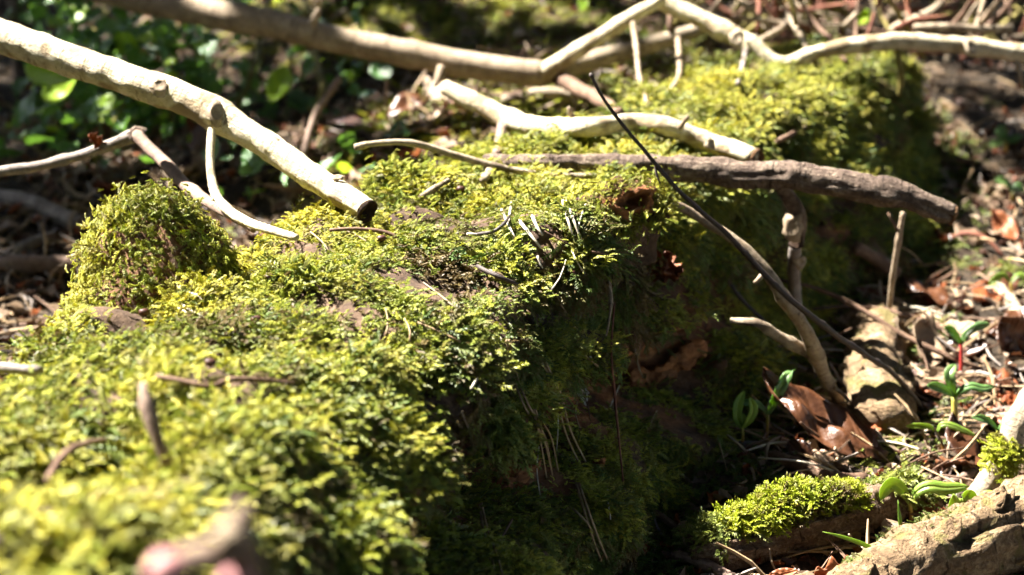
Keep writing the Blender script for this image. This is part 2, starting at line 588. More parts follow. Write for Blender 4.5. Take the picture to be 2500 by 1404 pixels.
def moss_on(name, p, n, dens, count, kind, parent, smin=0.7, smax=1.25, tintf=None, fwd_bias=(0.5, -0.6, 0.0), seed=0, lift=0.0):
    rng = np.random.default_rng(seed)
    pts, nn, i, j = sample_grid(p, n, dens, count, rng)
    down = np.array((0, 0, -1.0)) - nn * (-nn[:, 2:3])
    fwd = down * 1.6 + rng.normal(0, 0.55, pts.shape) + np.array(fwd_bias) * nn[:, 2:3]
    up = nn + rng.normal(0, 0.22, pts.shape) + np.array((0, 0, 0.25))
    cl = fbm(pts * 38, 2, 55)
    scl = (smin + (smax - smin) * rng.random(count)) * (1 + 0.45 * cl + 0.55 * fbm(pts * 13 + 4, 2, 66))
    if parent is not None and count > 9000: scl = scl * (1 + 0.45 * sstep(0.98, 0.65, pts[:, 1]))
    pts = pts + nn * (lift + 0.003 * np.clip(cl, -.5, 1)[:, None])
    t = 0.54 + 0.75 * fbm(pts * 9, 2, 61) + 0.62 * fbm(pts * 30, 2, 62) + rng.normal(0, 0.15, count)
    if tintf is not None: t = tintf(pts, nn, t)
    return scatter(name, pts, up, fwd, np.clip(scl, .3, 2), rng.integers(0, len(SRC[kind]), count), np.clip(t, 0, 1), GRP[kind], M['moss_' + kind], parent, origin=tuple(wloc(parent)) if parent else (0, 0, 0))

# bare bark patches on the crown, found where they show on the log
for (px, py, r) in [(1040, 535, 0.016), (1075, 560, 0.012), (985, 545, 0.010), (745, 625, 0.014), (720, 610, 0.010), (1000, 690, 0.012), (1010, 720, 0.010), (960, 640, 0.010),
                    (1480, 585, 0.010), (1545, 610, 0.022), (690, 745, .009), (880, 760, .008), (1120, 760, .010), (1230, 800, .008), (560, 700, .008), (930, 700, .011), (830, 860, .010), (1535, 560, 0.014), (1510, 500, 0.012), (1330, 580, 0.010), (300, 760, 0.016), (520, 900, 0.015), (1000, 960, 0.013), (1180, 660, 0.008), (1300, 620, 0.010)]:
    h = hit(px, py, 0, BV_LOG)
    if h is not None:
        r2 = ((LP - h) ** 2).sum(-1)
        LMOSS = LMOSS * (1 - 0.985 * np.exp(-(r2 / (2.6 * r * r)) ** 2))
log_mesh = mk('trunk', LP.reshape(-1, 3), grid_faces(*LP.shape[:2]), M['log'], log_root, origin=(0, 1.15, 0), attrs={'rot': LROT.ravel(), 'mossy': np.clip(sstep(.15, .55, LMOSS) * 0.9, 0, 1).ravel()})
vis = vis_weight(LP) * facing(LP, LN) * (LP[..., 2] > -0.01)
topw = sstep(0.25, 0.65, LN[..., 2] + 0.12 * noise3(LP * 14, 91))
far = 1 - 0.45 * sstep(1.3, 1.6, LP[..., 1])
near = 1 - 0.55 * sstep(0.95, 0.65, LP[..., 1])
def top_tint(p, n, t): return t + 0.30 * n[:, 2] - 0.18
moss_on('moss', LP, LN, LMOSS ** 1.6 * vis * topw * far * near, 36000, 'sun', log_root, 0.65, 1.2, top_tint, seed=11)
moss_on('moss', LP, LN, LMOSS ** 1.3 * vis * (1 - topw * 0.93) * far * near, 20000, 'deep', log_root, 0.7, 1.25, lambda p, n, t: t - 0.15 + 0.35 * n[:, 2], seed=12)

# ------------------------------------------------------------------ more materials
M['pale'] = mat_bark('pale_smooth_bark', [(0.15, 0.11, 0.065), (0.50, 0.43, 0.29), (0.68, 0.62, 0.47)], 60, 0.8, 0.75, bdist=0.0025, lichen=(0.24, 0.18, 0.105))
M['pale2'] = mat_bark('greyish_branch_bark', [(0.09, 0.065, 0.045), (0.29, 0.23, 0.16), (0.46, 0.39, 0.28)], 55, 0.8, 0.75, bdist=0.0025, lichen=(0.13, 0.095, 0.065))
M['pinkbark'] = mat_bark('pinkish_brown_bark', [(0.07, 0.045, 0.035), (0.19, 0.13, 0.10), (0.32, 0.24, 0.18)], 40, 0.5, 0.8)
M['rough'] = mat_bark('rough_dark_bark', [(0.02, 0.013, 0.01), (0.12, 0.085, 0.065), (0.34, 0.27, 0.20)], 70, 1.0, 0.9, bdist=0.004)
M['darktwig'] = mat_bark('dark_twig_bark', [(0.012, 0.008, 0.007), (0.035, 0.022, 0.018), (0.075, 0.05, 0.04)], 90, 0.4, 0.6, spec=0.4)
M['brown'] = mat_bark('brown_twig_bark', [(0.035, 0.018, 0.012), (0.12, 0.07, 0.045), (0.24, 0.16, 0.11)], 60, 0.5, 0.75)
M['red'] = mat_bark('reddish_twig_bark', [(0.05, 0.016, 0.010), (0.14, 0.05, 0.03), (0.26, 0.12, 0.07)], 60, 0.4, 0.7)
M['tan'] = mat_bark('tan_twig_bark', [(0.09, 0.06, 0.04), (0.24, 0.18, 0.12), (0.40, 0.33, 0.24)], 60, 0.5, 0.75)
M['grey'] = mat_bark('grey_stick_bark', [(0.06, 0.05, 0.045), (0.18, 0.15, 0.13), (0.34, 0.30, 0.26)], 50, 0.5, 0.8)
M['olive'] = mat_bark('olive_stem_bark', [(0.06, 0.05, 0.012), (0.17, 0.14, 0.035), (0.30, 0.25, 0.08)], 60, 0.4, 0.7)
M['barkroot'] = mat_bark('flaking_root_bark', [(0.035, 0.02, 0.012), (0.19, 0.125, 0.07), (0.46, 0.35, 0.21)], 75, 1.0, 0.9, bdist=0.006, lichen=(0.16, 0.13, 0.05))
M['barkroot2'] = mat_bark('brown_root_bark', [(0.02, 0.012, 0.009), (0.13, 0.085, 0.055), (0.34, 0.25, 0.17)], 70, 1.0, 0.9, bdist=0.005)
M['endwood'] = mat_bark('broken_wood', [(0.03, 0.015, 0.008), (0.16, 0.085, 0.04), (0.34, 0.20, 0.10)], 120, 0.8, 0.9, bdist=0.003)
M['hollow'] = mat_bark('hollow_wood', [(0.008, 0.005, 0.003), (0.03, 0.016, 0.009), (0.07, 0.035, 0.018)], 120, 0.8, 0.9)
M['needle'] = mat_bark('dry_pine_needle', [(0.13, 0.08, 0.04), (0.26, 0.18, 0.10), (0.40, 0.31, 0.20)], 70, 0.2, 0.6)
M['needlepale'] = mat_bark('bleached_needle', [(0.34, 0.28, 0.20), (0.50, 0.44, 0.34), (0.62, 0.58, 0.48)], 70, 0.2, 0.6)

def mat_leaf(name, cols, trans=0.3, rough=0.5, spec=0.4, scale=60, vein=True, tcol=None, bump=0.4):
    k = NB(name)
    n1 = k.noise(scale, 5, 0.6); n2 = k.noise(scale * 6, 3, 0.6)
    r = k.rnd()
    f = k.math('ADD', k.math('MULTIPLY', n1, 0.7), k.math('MULTIPLY', r, 0.3))
    c = k.ramp(f, [(0.28, cols[0]), (0.5, cols[1]), (0.72, cols[2])])
    h = n2
    if vein:
        v = k.attr('vein')
        c = k.mix(k.math('MULTIPLY', v, 0.45), c, cols[2])
        h = k.math('ADD', k.math('MULTIPLY', n2, 0.4), k.math('MULTIPLY', v, -1.0))
    k.color(c)
    k.b.inputs['Roughness'].default_value = rough
    k.b.inputs['Specular IOR Level'].default_value = spec
    k.bump(h, bump * 1.6, 0.0016)
    k.translucent(tcol or c, trans)
    return k.m
M['deadleaf'] = mat_leaf('brown_dead_leaf', [(0.025, 0.009, 0.005), (0.07, 0.026, 0.011), (0.14, 0.058, 0.026)], 0.25, 0.36, 0.5)
M['redleaf'] = mat_leaf('russet_dead_leaf', [(0.07, 0.018, 0.008), (0.20, 0.055, 0.018), (0.34, 0.12, 0.045)], 0.3, 0.5, 0.4)
M['paleleaf'] = mat_leaf('bleached_dead_leaf', [(0.10, 0.06, 0.035), (0.22, 0.15, 0.095), (0.38, 0.29, 0.20)], 0.25, 0.6, 0.3)
M['seedleaf'] = mat_leaf('seedling_leaf', [(0.045, 0.12, 0.04), (0.11, 0.22, 0.065), (0.22, 0.34, 0.10)], 0.42, 0.38, 0.6, 130, True, (0.26, 0.42, 0.04))
M['seedlight'] = mat_leaf('light_seedling_leaf', [(0.14, 0.25, 0.035), (0.26, 0.39, 0.05), (0.40, 0.50, 0.10)], 0.45, 0.45, 0.5, 130, True, (0.40, 0.52, 0.05))
M['ivy'] = mat_leaf('ivy_leaf', [(0.022, 0.07, 0.014), (0.055, 0.145, 0.024), (0.12, 0.25, 0.035)], 0.30, 0.30, 0.7, 90, False, (0.12, 0.25, 0.025))
M['limeleaf'] = mat_leaf('lime_leaf', [(0.16, 0.28, 0.02), (0.27, 0.42, 0.03), (0.40, 0.52, 0.05)], 0.5, 0.35, 0.5, 40, False, (0.42, 0.58, 0.03))
M['grass'] = mat_leaf('grass_blade', [(0.16, 0.28, 0.04), (0.24, 0.38, 0.05), (0.34, 0.46, 0.08)], 0.45, 0.4, 0.5, 30, False, (0.34, 0.5, 0.06))
M['canopy'] = mat_leaf('canopy_leaf', [(0.018, 0.045, 0.01), (0.035, 0.07, 0.015), (0.055, 0.10, 0.02)], 0.12, 0.4, 0.4, 20, False)
M['petal'] = mat_leaf('white_petal', [(0.55, 0.55, 0.52), (0.68, 0.68, 0.64), (0.76, 0.75, 0.70)], 0.3, 0.5, 0.3, 60, False)
k = NB('seedling_stem')
k.color(k.mix(k.attr('along'), (0.36, 0.07, 0.03), (0.30, 0.30, 0.06)))
k.b.inputs['Roughness'].default_value = 0.4
k.b.inputs['Subsurface Weight'].default_value = 0.0
M['seedstem'] = k.m
k = NB('red_stem'); k.color((0.32, 0.035, 0.03)); k.b.inputs['Roughness'].default_value = 0.4; M['redstem'] = k.m
k = NB('pink_bud'); k.color(k.mix(k.noise(200), (0.36, 0.14, 0.15), (0.50, 0.27, 0.25))); k.b.inputs['Roughness'].default_value = 0.5; M['pinkbud'] = k.m
k = NB('dark_seed'); k.color((0.045, 0.016, 0.010)); k.b.inputs['Roughness'].default_value = 0.5; M['seed'] = k.m

# ------------------------------------------------------------------ stems, twigs, branches
def catmull(P0, n):
    P0 = np.asarray(P0, float)
    if len(P0) == 2:
        t = np.linspace(0, 1, n)[:, None]
        return P0[0] * (1 - t) + P0[1] * t
    E = np.vstack([2 * P0[0] - P0[1], P0, 2 * P0[-1] - P0[-2]])
    out = []
    m = len(P0) - 1
    for q in np.linspace(0, m, n):
        i = min(int(q), m - 1); t = q - i
        a, b, c, d = E[i], E[i + 1], E[i + 2], E[i + 3]
        out.append(0.5 * ((2 * b) + (-a + c) * t + (2 * a - 5 * b + 4 * c - d) * t * t + (-a + 3 * b - 3 * c + d) * t ** 3))
    return np.array(out)

def resample(pts, n):
    L = np.concatenate([[0], np.cumsum(np.linalg.norm(np.diff(pts, axis=0), axis=1))])
    q = np.linspace(0, L[-1], n)
    return np.stack([np.interp(q, L, pts[:, c]) for c in range(pts.shape[1])], -1), q

def tube(ctrl, rads, sides=9, seg=0.005, rough=0.0, rfreq=60, knots=(), wob=0.0, seed=0, cap=(True, True), maxn=160, oval=0.0, ridge=0.0):
    """returns V, F, along, ang"""
    raw = catmull(np.column_stack([ctrl, rads]), max(24, 8 * len(ctrl)))
    L = np.linalg.norm(np.diff(raw[:, :3], axis=0), axis=1).sum()
    n = int(min(max(L / seg, 5), maxn))
    rs, q = resample(raw, n)
    c, r = rs[:, :3], np.clip(rs[:, 3], 1e-4, None)
    if wob:
        w = np.stack([noise3(np.stack([q * 14, q * 0 + 7.3 * a_, q * 0 + seed * 1.7], -1), seed) for a_ in range(3)], -1)
        w2 = np.stack([noise3(np.stack([q * 45, q * 0 + 3.3 * a_, q * 0 + seed * 2.7], -1), seed) for a_ in range(3)], -1)
        fade = np.minimum(1, np.minimum(np.arange(n), n - 1 - np.arange(n)) / max(2, n * .15))[:, None]
        c = c + (w * wob + w2 * wob * 0.35) * fade
    t = q / q[-1]
    for (t0, amp, wd) in knots:
        r = r * (1 + amp * np.exp(-((q - t0 * q[-1]) / wd) ** 2))
    d = unit(np.gradient(c, axis=0))
    ref = np.array((0, 0, 1.0)) if abs(d[0][2]) < 0.9 else np.array((0, 1.0, 0))
    s = np.cross(d[0], ref); s /= np.linalg.norm(s)
    S = []
    for i in range(n):
        s = s - d[i] * np.dot(s, d[i]); s = s / np.linalg.norm(s); S.append(s)
    S = np.array(S); U = np.cross(S, d)
    ang = np.linspace(0, 2 * np.pi, sides, endpoint=False)
    dirs = S[:, None, :] * np.cos(ang)[None, :, None] + U[:, None, :] * np.sin(ang)[None, :, None] * (1 - oval)
    V = c[:, None, :] + dirs * r[:, None, None]
    if rough:
        nz = fbm(V * rfreq + seed * 3.1, 3, seed)
        V = V + dirs * (nz * rough)[..., None]
    if ridge:
        rp = np.stack([np.repeat(q[:, None] * 16, sides, 1), np.tile(np.cos(ang) * 2.6, (n, 1)), np.tile(np.sin(ang) * 2.6, (n, 1))], -1)
        rz = 1 - np.abs(fbm(rp + seed, 2, seed + 3)) * 3.2
        V = V + dirs * (rz * ridge)[..., None]
    i = np.arange(n * sides).reshape(n, sides)
    j = np.roll(i, -1, axis=1)
    Fq = np.stack([i[:-1], j[:-1], j[1:], i[1:]], -1).reshape(-1, 4).tolist()
    V = V.reshape(-1, 3)
    al = np.repeat(q, sides); an = np.tile(np.sin(ang), n)
    ex = []
    for e, k0, sg in ((0, 0, -1), (1, n - 1, 1)):
        if cap[e]:
            ex.append(c[k0] + d[k0] * sg * r[k0] * 0.25)
            m = len(V) + len(ex) - 1
            ring = i[k0]
            for a in range(sides):
                f = (int(ring[a]), int(ring[(a + 1) % sides]), m)
                Fq.append(f[::-1] if e == 0 else f)
    if ex:
        V = np.vstack([V, ex]); al = np.concatenate([al, np.zeros(len(ex))]); an = np.concatenate([an, np.zeros(len(ex))])
    return V, Fq, al, an

SEED = [100]
def clampd(p):
    h = hit(p[0], p[1], 0, BV_LOG)
    if h is None: return p[2]
    dh = depth_of(h)
    if p[2] > dh + 0.10: return p[2]
    return min(p[2], dh - p[3] / 2 / F * dh * 0.9 - 0.016)
def px_ctrl(pts):
    pts = [(p[0], p[1], clampd(p), p[3]) for p in pts]
    C = np.array([P(p[0], p[1], p[2]) for p in pts])
    R = np.array([p[3] / 2.0 / F * p[2] for p in pts])
    return C, R

def stem(name, pts, mat, parent=None, origin=None, world=None, **kw):
    SEED[0] += 1
    kw.setdefault('seed', SEED[0])
    C, R = px_ctrl(pts) if world is None else world
    V, Fc, al, an = tube(C, R, **kw)
    o = origin if origin is not None else (None if parent is not None else C[0])
    return mk(name, V, Fc, M[mat], parent, o, attrs={'along': al, 'ang': an})

def scar(parent, name, px, py, d, w, h, mat, normal=(-.2, -.7, .6), seed=0):
    """a low ring-shaped branch scar / knot on a stem"""
    c = P(px, py, d); nrm = np.array(normal, float); nrm /= np.linalg.norm(nrm)
    a = np.cross(nrm, (0, 0, 1.0)); a /= np.linalg.norm(a); b = np.cross(nrm, a)
    rw, rh = w / 2 / F * d, h / 2 / F * d
    V, Fc = [], []
    rings = [(1.25, -0.35), (1.0, 0.0), (0.72, 0.10), (0.5, 0.0), (0.0, 0.03)]
    ns = 14
    rg = random.Random(seed + int(px))
    for (f, hgt) in rings[:-1]:
        for i in range(ns):
            t = 2 * math.pi * i / ns
            j = 1 + rg.uniform(-.28, .28)
            V.append(c + a * math.cos(t) * rw * f * j + b * math.sin(t) * rh * f * j + nrm * hgt * min(rw, rh) * j)
    V.append(c + nrm * rings[-1][1] * rw)
    for r in range(len(rings) - 2):
        for i in range(ns):
            Fc.append((r * ns + i, r * ns + (i + 1) % ns, (r + 1) * ns + (i + 1) % ns, (r + 1) * ns + i))
    e = (len(rings) - 2) * ns
    for i in range(ns): Fc.append((e + i, e + (i + 1) % ns, e + ns))
    return mk(name, V, Fc, M[mat], parent, attrs={'along': np.zeros(len(V)), 'ang': np.zeros(len(V))})

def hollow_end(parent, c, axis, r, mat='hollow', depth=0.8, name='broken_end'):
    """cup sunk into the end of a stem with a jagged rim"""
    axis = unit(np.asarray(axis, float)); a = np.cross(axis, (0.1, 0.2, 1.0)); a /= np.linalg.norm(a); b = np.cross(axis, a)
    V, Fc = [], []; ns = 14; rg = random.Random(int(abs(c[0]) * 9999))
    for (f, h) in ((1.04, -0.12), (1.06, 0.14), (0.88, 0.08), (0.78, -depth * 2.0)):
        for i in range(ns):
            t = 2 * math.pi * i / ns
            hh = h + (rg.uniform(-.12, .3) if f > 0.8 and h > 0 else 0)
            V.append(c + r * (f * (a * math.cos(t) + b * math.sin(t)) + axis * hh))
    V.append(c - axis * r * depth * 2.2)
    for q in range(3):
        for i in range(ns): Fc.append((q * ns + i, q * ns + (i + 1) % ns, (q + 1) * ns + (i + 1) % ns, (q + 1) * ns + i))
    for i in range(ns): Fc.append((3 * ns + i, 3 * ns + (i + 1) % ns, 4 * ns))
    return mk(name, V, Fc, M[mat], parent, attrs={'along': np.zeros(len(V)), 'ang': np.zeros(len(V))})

# ---- broken mossy branch stub standing on the log
stub_c = np.array([(-0.205, 1.03, 0.115), (-0.207, 1.04, 0.165), (-0.212, 1.045, 0.200), (-0.214, 1.05, 0.222)])
SV, SF, sal, san = tube(stub_c, np.array([0.074, 0.050, 0.035, 0.022]), sides=28, seg=0.004, rough=0.020, rfreq=24, seed=5)
stub = mk('branch_stub', SV, SF, M['log'], log_root, attrs={'rot': np.full(len(SV), 0.25)})
stub['label'] = 'thick broken branch stub wrapped in shaggy moss'
nst = (len(SV) - 2) // 28
SG = np.concatenate([SV[:nst * 28].reshape(nst, 28, 3), SV[:nst * 28].reshape(nst, 28, 3)[:, :1]], 1)
# rounded top for the moss
topg = []
for f in (0.75, 0.5, 0.25, 0.02):
    topg.append(SG[-1].mean(0) + (SG[-1] - SG[-1].mean(0)) * f + np.array((0, 0, 0.012 * (1 - f * f))))
SG = np.concatenate([SG, np.array(topg)], 0)
cen = SG.mean(1, keepdims=True)
SN = unit(SG - cen + np.array((0, 0, 0.0)))
SN[-4:] = unit(SN[-4:] + np.array((0, 0, 1.5)))
front = (SN * np.array((0.35, -0.9, -0.1))).sum(-1)
sd = np.clip(1 - 0.72 * sstep(0.35, 0.8, front) * (SG[..., 2] < 0.218) * (SG[..., 2] > 0.165), 0.07, 1)
vm = moss_on('moss', SG, SN, sd, 4000, 'sun', stub, 0.7, 1.2, lambda p, n, t: t * 0.85, (0, 0, 0), seed=21)

# ---- raised knot hole on the shoulder of the log
kc = hit(1530, 470, 0, BV_LOG)
def knot():
    c = P(1545, 492, 1.256)
    ax = unit(np.array((0.35, -0.75, 0.45)))
    a = unit(np.cross(ax, (0, 0, 1.0))); b = np.cross(ax, a)
    V, Fc = [], []; ns = 40; rg = np.random.default_rng(4)
    prof = [(2.7, -1.5), (1.75, -0.6), (1.28, -0.05), (1.05, 0.22), (0.88, 0.20), (0.75, -0.1), (0.62, -0.7), (0.4, -1.2)]
    for q, (f, h) in enumerate(prof):
        for i in range(ns):
            t = 2 * math.pi * i / ns
            j = 1 + 0.22 * math.sin(2 * t + 1) + 0.14 * math.sin(5 * t + 2) + 0.08 * math.sin(11 * t) + rg.uniform(-.09, .09)
            V.append(c + 0.0092 * (f * j * (a * math.cos(t) * 1.25 + b * math.sin(t) * 0.85) + ax * h * (1 + 0.5 * math.sin(2 * t + .5))))
    V.append(c - ax * 0.012)
    for q in range(len(prof) - 1):
        for i in range(ns): Fc.append((q * ns + i, q * ns + (i + 1) % ns, (q + 1) * ns + (i + 1) % ns, (q + 1) * ns + i))
    for i in range(ns): Fc.append(((len(prof) - 1) * ns + i, (len(prof) - 1) * ns + (i + 1) % ns, len(prof) * ns))
    rot = [0.15 if k // ns < 2 else (0.75 if k // ns < 5 else 0.95) for k in range(len(V))]
    o = mk('knot_hole', V, Fc, M['log'], log_root, attrs={'rot': rot})
    o['label'] = 'curled bark rim around a small hole'
    G = np.array(V[:3 * ns]).reshape(3, ns, 3); G = np.concatenate([G, G[:, :1]], 1)
    Nn = unit(G - c + np.array((0, 0, .004)))
    moss_on('moss', G, Nn, np.ones(G.shape[:2]) * np.array((1.0, .8, .25))[:, None] * np.clip(1 - 0.9 * (Nn[..., 1] < -.5), .1, 1), 260, 'sun', o, .45, .85, None, (0, 0, 0), seed=77)
knot()

# ---- B1 large pale branch leaning from the upper left down to the log
e1 = P(893, 515, 1.215)
b1 = thing('fallen_branch', 'thick pale sunlit branch with knots, its hollow end resting on the log', 'branch', e1)
B1 = [(-140, 45, 1.34, 84), (0, 86, 1.33, 80), (200, 155, 1.31, 78), (390, 220, 1.29, 74), (520, 276, 1.28, 76), (640, 345, 1.265, 66), (760, 430, 1.245, 62), (893, 513, 1.22, 58)]
stem('stem', B1, 'pale', b1, sides=26, seg=0.003, rough=0.0017, rfreq=70, ridge=0.0006, wob=0.001, knots=[(0.50, .10, .008), (0.625, .14, .010), (0.755, .06, .005), (0.86, .06, .003), (0.93, .05, .003)], cap=(True, False))
scar(b1, 'knot', 392, 208, 1.277, 46, 40, 'tan', (0.1, -.72, .68))
scar(b1, 'knot', 530, 275, 1.264, 40, 50, 'tan', (0.35, -.8, .5))
scar(b1, 'knot', 668, 342, 1.254, 24, 18, 'tan', (0.1, -.6, .8))
scar(b1, 'knot', 825, 432, 1.229, 26, 16, 'tan', (0.1, -.5, .85))
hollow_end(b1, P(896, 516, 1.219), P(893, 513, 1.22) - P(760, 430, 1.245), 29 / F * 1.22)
tw = [(518, 310, 1.272, 22), (513, 370, 1.262, 21), (516, 430, 1.25, 22), (530, 480, 1.235, 22), (560, 515, 1.21, 24), (610, 545, 1.185, 22), (670, 565, 1.165, 20), (725, 580, 1.15, 16)]
stem('side_twig', tw, 'pale', b1, sides=9, seg=0.0025, knots=[(x, .22, .0014) for x in np.linspace(.28, .97, 22)], wob=0.0005)
# ---- B2 long branch across the top with a fork
b2 = thing('fallen_branch', 'long grey-brown forked branch lying above and behind the pale broken one', 'branch', P(1330, 178, 1.78))
B2 = [(220, -30, 1.86, 60), (380, 8, 1.84, 66), (600, 45, 1.82, 70), (800, 92, 1.81, 66), (1000, 130, 1.80, 66), (1180, 165, 1.79, 66), (1330, 182, 1.78, 64)]
stem('stem', B2, 'tan', b2, sides=14, seg=0.007, rough=0.001, wob=0.002, knots=[(.34, .12, .012), (.72, .10, .006)])
stem('side_branch', [(1320, 182, 1.778, 46), (1400, 130, 1.765, 40), (1480, 82, 1.75, 36), (1560, 32, 1.735, 34), (1620, -5, 1.73, 30)], 'pale', b2, sides=11, knots=[(.3, .12, .006), (.66, .18, .006)], wob=0.002)
stem('side_branch', [(1330, 184, 1.782, 54), (1430, 150, 1.80, 48), (1550, 118, 1.81, 44), (1650, 88, 1.81, 38), (1735, 62, 1.81, 30)], 'pale2', b2, sides=11, knots=[(.35, .1, .008)], wob=0.003)
stem('side_branch', [(1365, 192, 1.78, 40), (1430, 225, 1.72, 34), (1512, 275, 1.61, 26)], 'brown', b2, sides=9, wob=0.002)
# ---- B3 kinked pale branch at the upper right
b3 = thing('fallen_branch', 'kinked pale branch bending upward over the far mossy end of the log', 'branch', P(1905, 158, 1.71))
stem('stem', [(1600, -8, 1.75, 44), (1640, 15, 1.745, 44), (1760, 72, 1.73, 46), (1830, 110, 1.72, 46), (1905, 158, 1.71, 40), (1985, 130, 1.71, 34), (2080, 112, 1.715, 42), (2200, 100, 1.72, 40), (2360, 112, 1.73, 42), (2560, 140, 1.74, 46)], 'pale', b3,
     sides=12, seg=0.005, rough=0.0012, rfreq=60, wob=0.002, knots=[(.18, .18, .006), (.27, .16, .006), (.55, .15, .005), (.62, .12, .004), (.68, .12, .004), (.82, .22, .006)])
scar(b3, 'knot', 1800, 92, 1.708, 30, 40, 'pale2', (0, -.8, .5)); scar(b3, 'knot', 2372, 112, 1.712, 26, 34, 'pale2', (0.2, -.8, .5))
stem('side_twig', [(1830, 112, 1.72, 20), (1872, 90, 1.73, 16), (1912, 58, 1.74, 14), (1800, 45, 1.75, 12)], 'tan', b3, sides=7)
stem('side_twig', [(2480, 145, 1.735, 14), (2490, 180, 1.735, 12), (2498, 215, 1.74, 10)], 'tan', b3, sides=7)
stem('side_twig', [(1822, 118, 1.72, 16), (1812, 165, 1.715, 14), (1800, 205, 1.70, 10)], 'grey', b3, sides=7)
# ---- B4 pale branch lying over the moss
b4 = thing('fallen_branch', 'pale branch with a greyish end arching over the moss behind the rough dark stick', 'branch', P(1840, 382, 1.425))
stem('stem', [(1085, 213, 1.56, 38), (1160, 250, 1.545, 46), (1235, 290, 1.53, 52), (1330, 312, 1.50, 46), (1430, 312, 1.475, 48), (1540, 300, 1.46, 44), (1620, 308, 1.45, 48), (1720, 342, 1.45, 48), (1842, 384, 1.425, 46)], 'pale', b4,
     sides=14, seg=0.004, rough=0.0012, rfreq=50, wob=0.0015, knots=[(.22, .2, .007), (.29, .14, .004), (.42, .10, .004), (.86, .1, .004)])
scar(b4, 'knot', 1735, 350, 1.432, 22, 30, 'pale2', (.3, -.8, .5))
hollow_end(b4, P(1846, 386, 1.424), P(1842, 384, 1.425) - P(1720, 342, 1.45), 23 / F * 1.425, mat='endwood')
stem('side_twig', [(1228, 300, 1.53, 28), (1222, 330, 1.50, 24), (1212, 378, 1.44, 24)], 'pinkbark', b4, sides=9)
# ---- B5 rough dark stick
b5 = thing('bark_stick', 'thick dark rough-barked stick lying across the log with a splintered end', 'stick', P(1560, 425, 1.37))
stem('stem', [(1185, 398, 1.39, 34), (1300, 400, 1.385, 44), (1450, 405, 1.375, 48), (1620, 412, 1.37, 54), (1800, 420, 1.36, 62), (1960, 430, 1.35, 64), (2100, 458, 1.34, 66), (2190, 478, 1.335, 60), (2260, 500, 1.335, 50), (2325, 525, 1.335, 48)], 'rough', b5,
     sides=28, seg=0.0026, rough=0.0024, rfreq=95, wob=0.003, maxn=240, ridge=0.0014, knots=[(.86, .16, .008), (.5, .06, .02)])
hollow_end(b5, P(2327, 526, 1.334), P(2325, 525, 1.335) - P(2190, 478, 1.335), 23 / F * 1.335, mat='endwood', depth=0.3)
stem('splinter', [(2250, 515, 1.335, 8), (2290, 530, 1.333, 7), (2300, 545, 1.333, 3)], 'endwood', b5, sides=5)
stem('splinter', [(1615, 400, 1.365, 10), (1600, 425, 1.36, 7), (1608, 445, 1.358, 3)], 'darktwig', b5, sides=5)
# ---- B6 thin dark twig
b6 = thing('twig', 'long thin dark twig leaning diagonally across the rough dark stick', 'twig', hit(2255, 1000))
stem('stem', [(1443, 184, 1.24, 7), (1475, 245, 1.245, 8), (1530, 320, 1.25, 9), (1610, 412, 1.255, 11), (1700, 510, 1.265, 12), (1790, 590, 1.275, 13), (1890, 690, 1.28, 15), (1985, 775, 1.29, 16), (2080, 850, 1.31, 15), (2180, 915, 1.345, 13), (2255, 1000, hd(2255, 1000), 13)], 'darktwig', b6,
     sides=8, seg=0.003, rough=0.0004, rfreq=150, wob=0.0028, knots=[(x, .3, .0022) for x in (.004, .08, .2, .3, .42, .5, .62, .7, .78, .9)])
stem('side_twig', [(1600, 402, 1.254, 7), (1603, 425, 1.252, 7), (1612, 448, 1.25, 4)], 'darktwig', b6, sides=5)
stem('bud', [(1448, 192, 1.24, 9), (1443, 183, 1.24, 12), (1441, 178, 1.24, 4)], 'darktwig', b6, sides=6)
# ---- B7 tan twig down the flank to the litter
b7 = thing('twig', 'long tan-grey twig bending from the knot hole down to the litter', 'twig', hit(2055, 990))
stem('stem', [(1582, 470, 1.285, 17), (1650, 500, 1.295, 21), (1720, 538, 1.30, 24), (1800, 592, 1.30, 26), (1870, 660, 1.30, 30), (1920, 735, 1.305, 34), (1965, 800, 1.315, 34), (1990, 862, 1.335, 40), (2018, 925, 1.36, 30), (2055, 990, hd(2055, 990), 26)], 'tan', b7,
     sides=12, seg=0.003, rough=0.0007, rfreq=120, wob=0.0012, knots=[(.1, .1, .003), (.47, .25, .004), (.7, .16, .004), (.84, .28, .005)])
stem('side_twig', [(1990, 868, 1.337, 30), (1935, 840, 1.33, 30), (1890, 815, 1.325, 26), (1845, 788, 1.32, 22), (1785, 783, 1.33, 14)], 'pale2', b7, sides=10, seg=0.003, rough=0.0009, rfreq=130, knots=[(.3, .15, .003), (.6, .2, .003)])
stem('side_twig', [(1868, 655, 1.30, 16), (1858, 675, 1.295, 14), (1842, 690, 1.29, 9)], 'tan', b7, sides=6)
stem('side_twig', [(2035, 945, 1.365, 12), (2058, 962, 1.37, 10), (2078, 985, 1.37, 7)], 'tan', b7, sides=6)
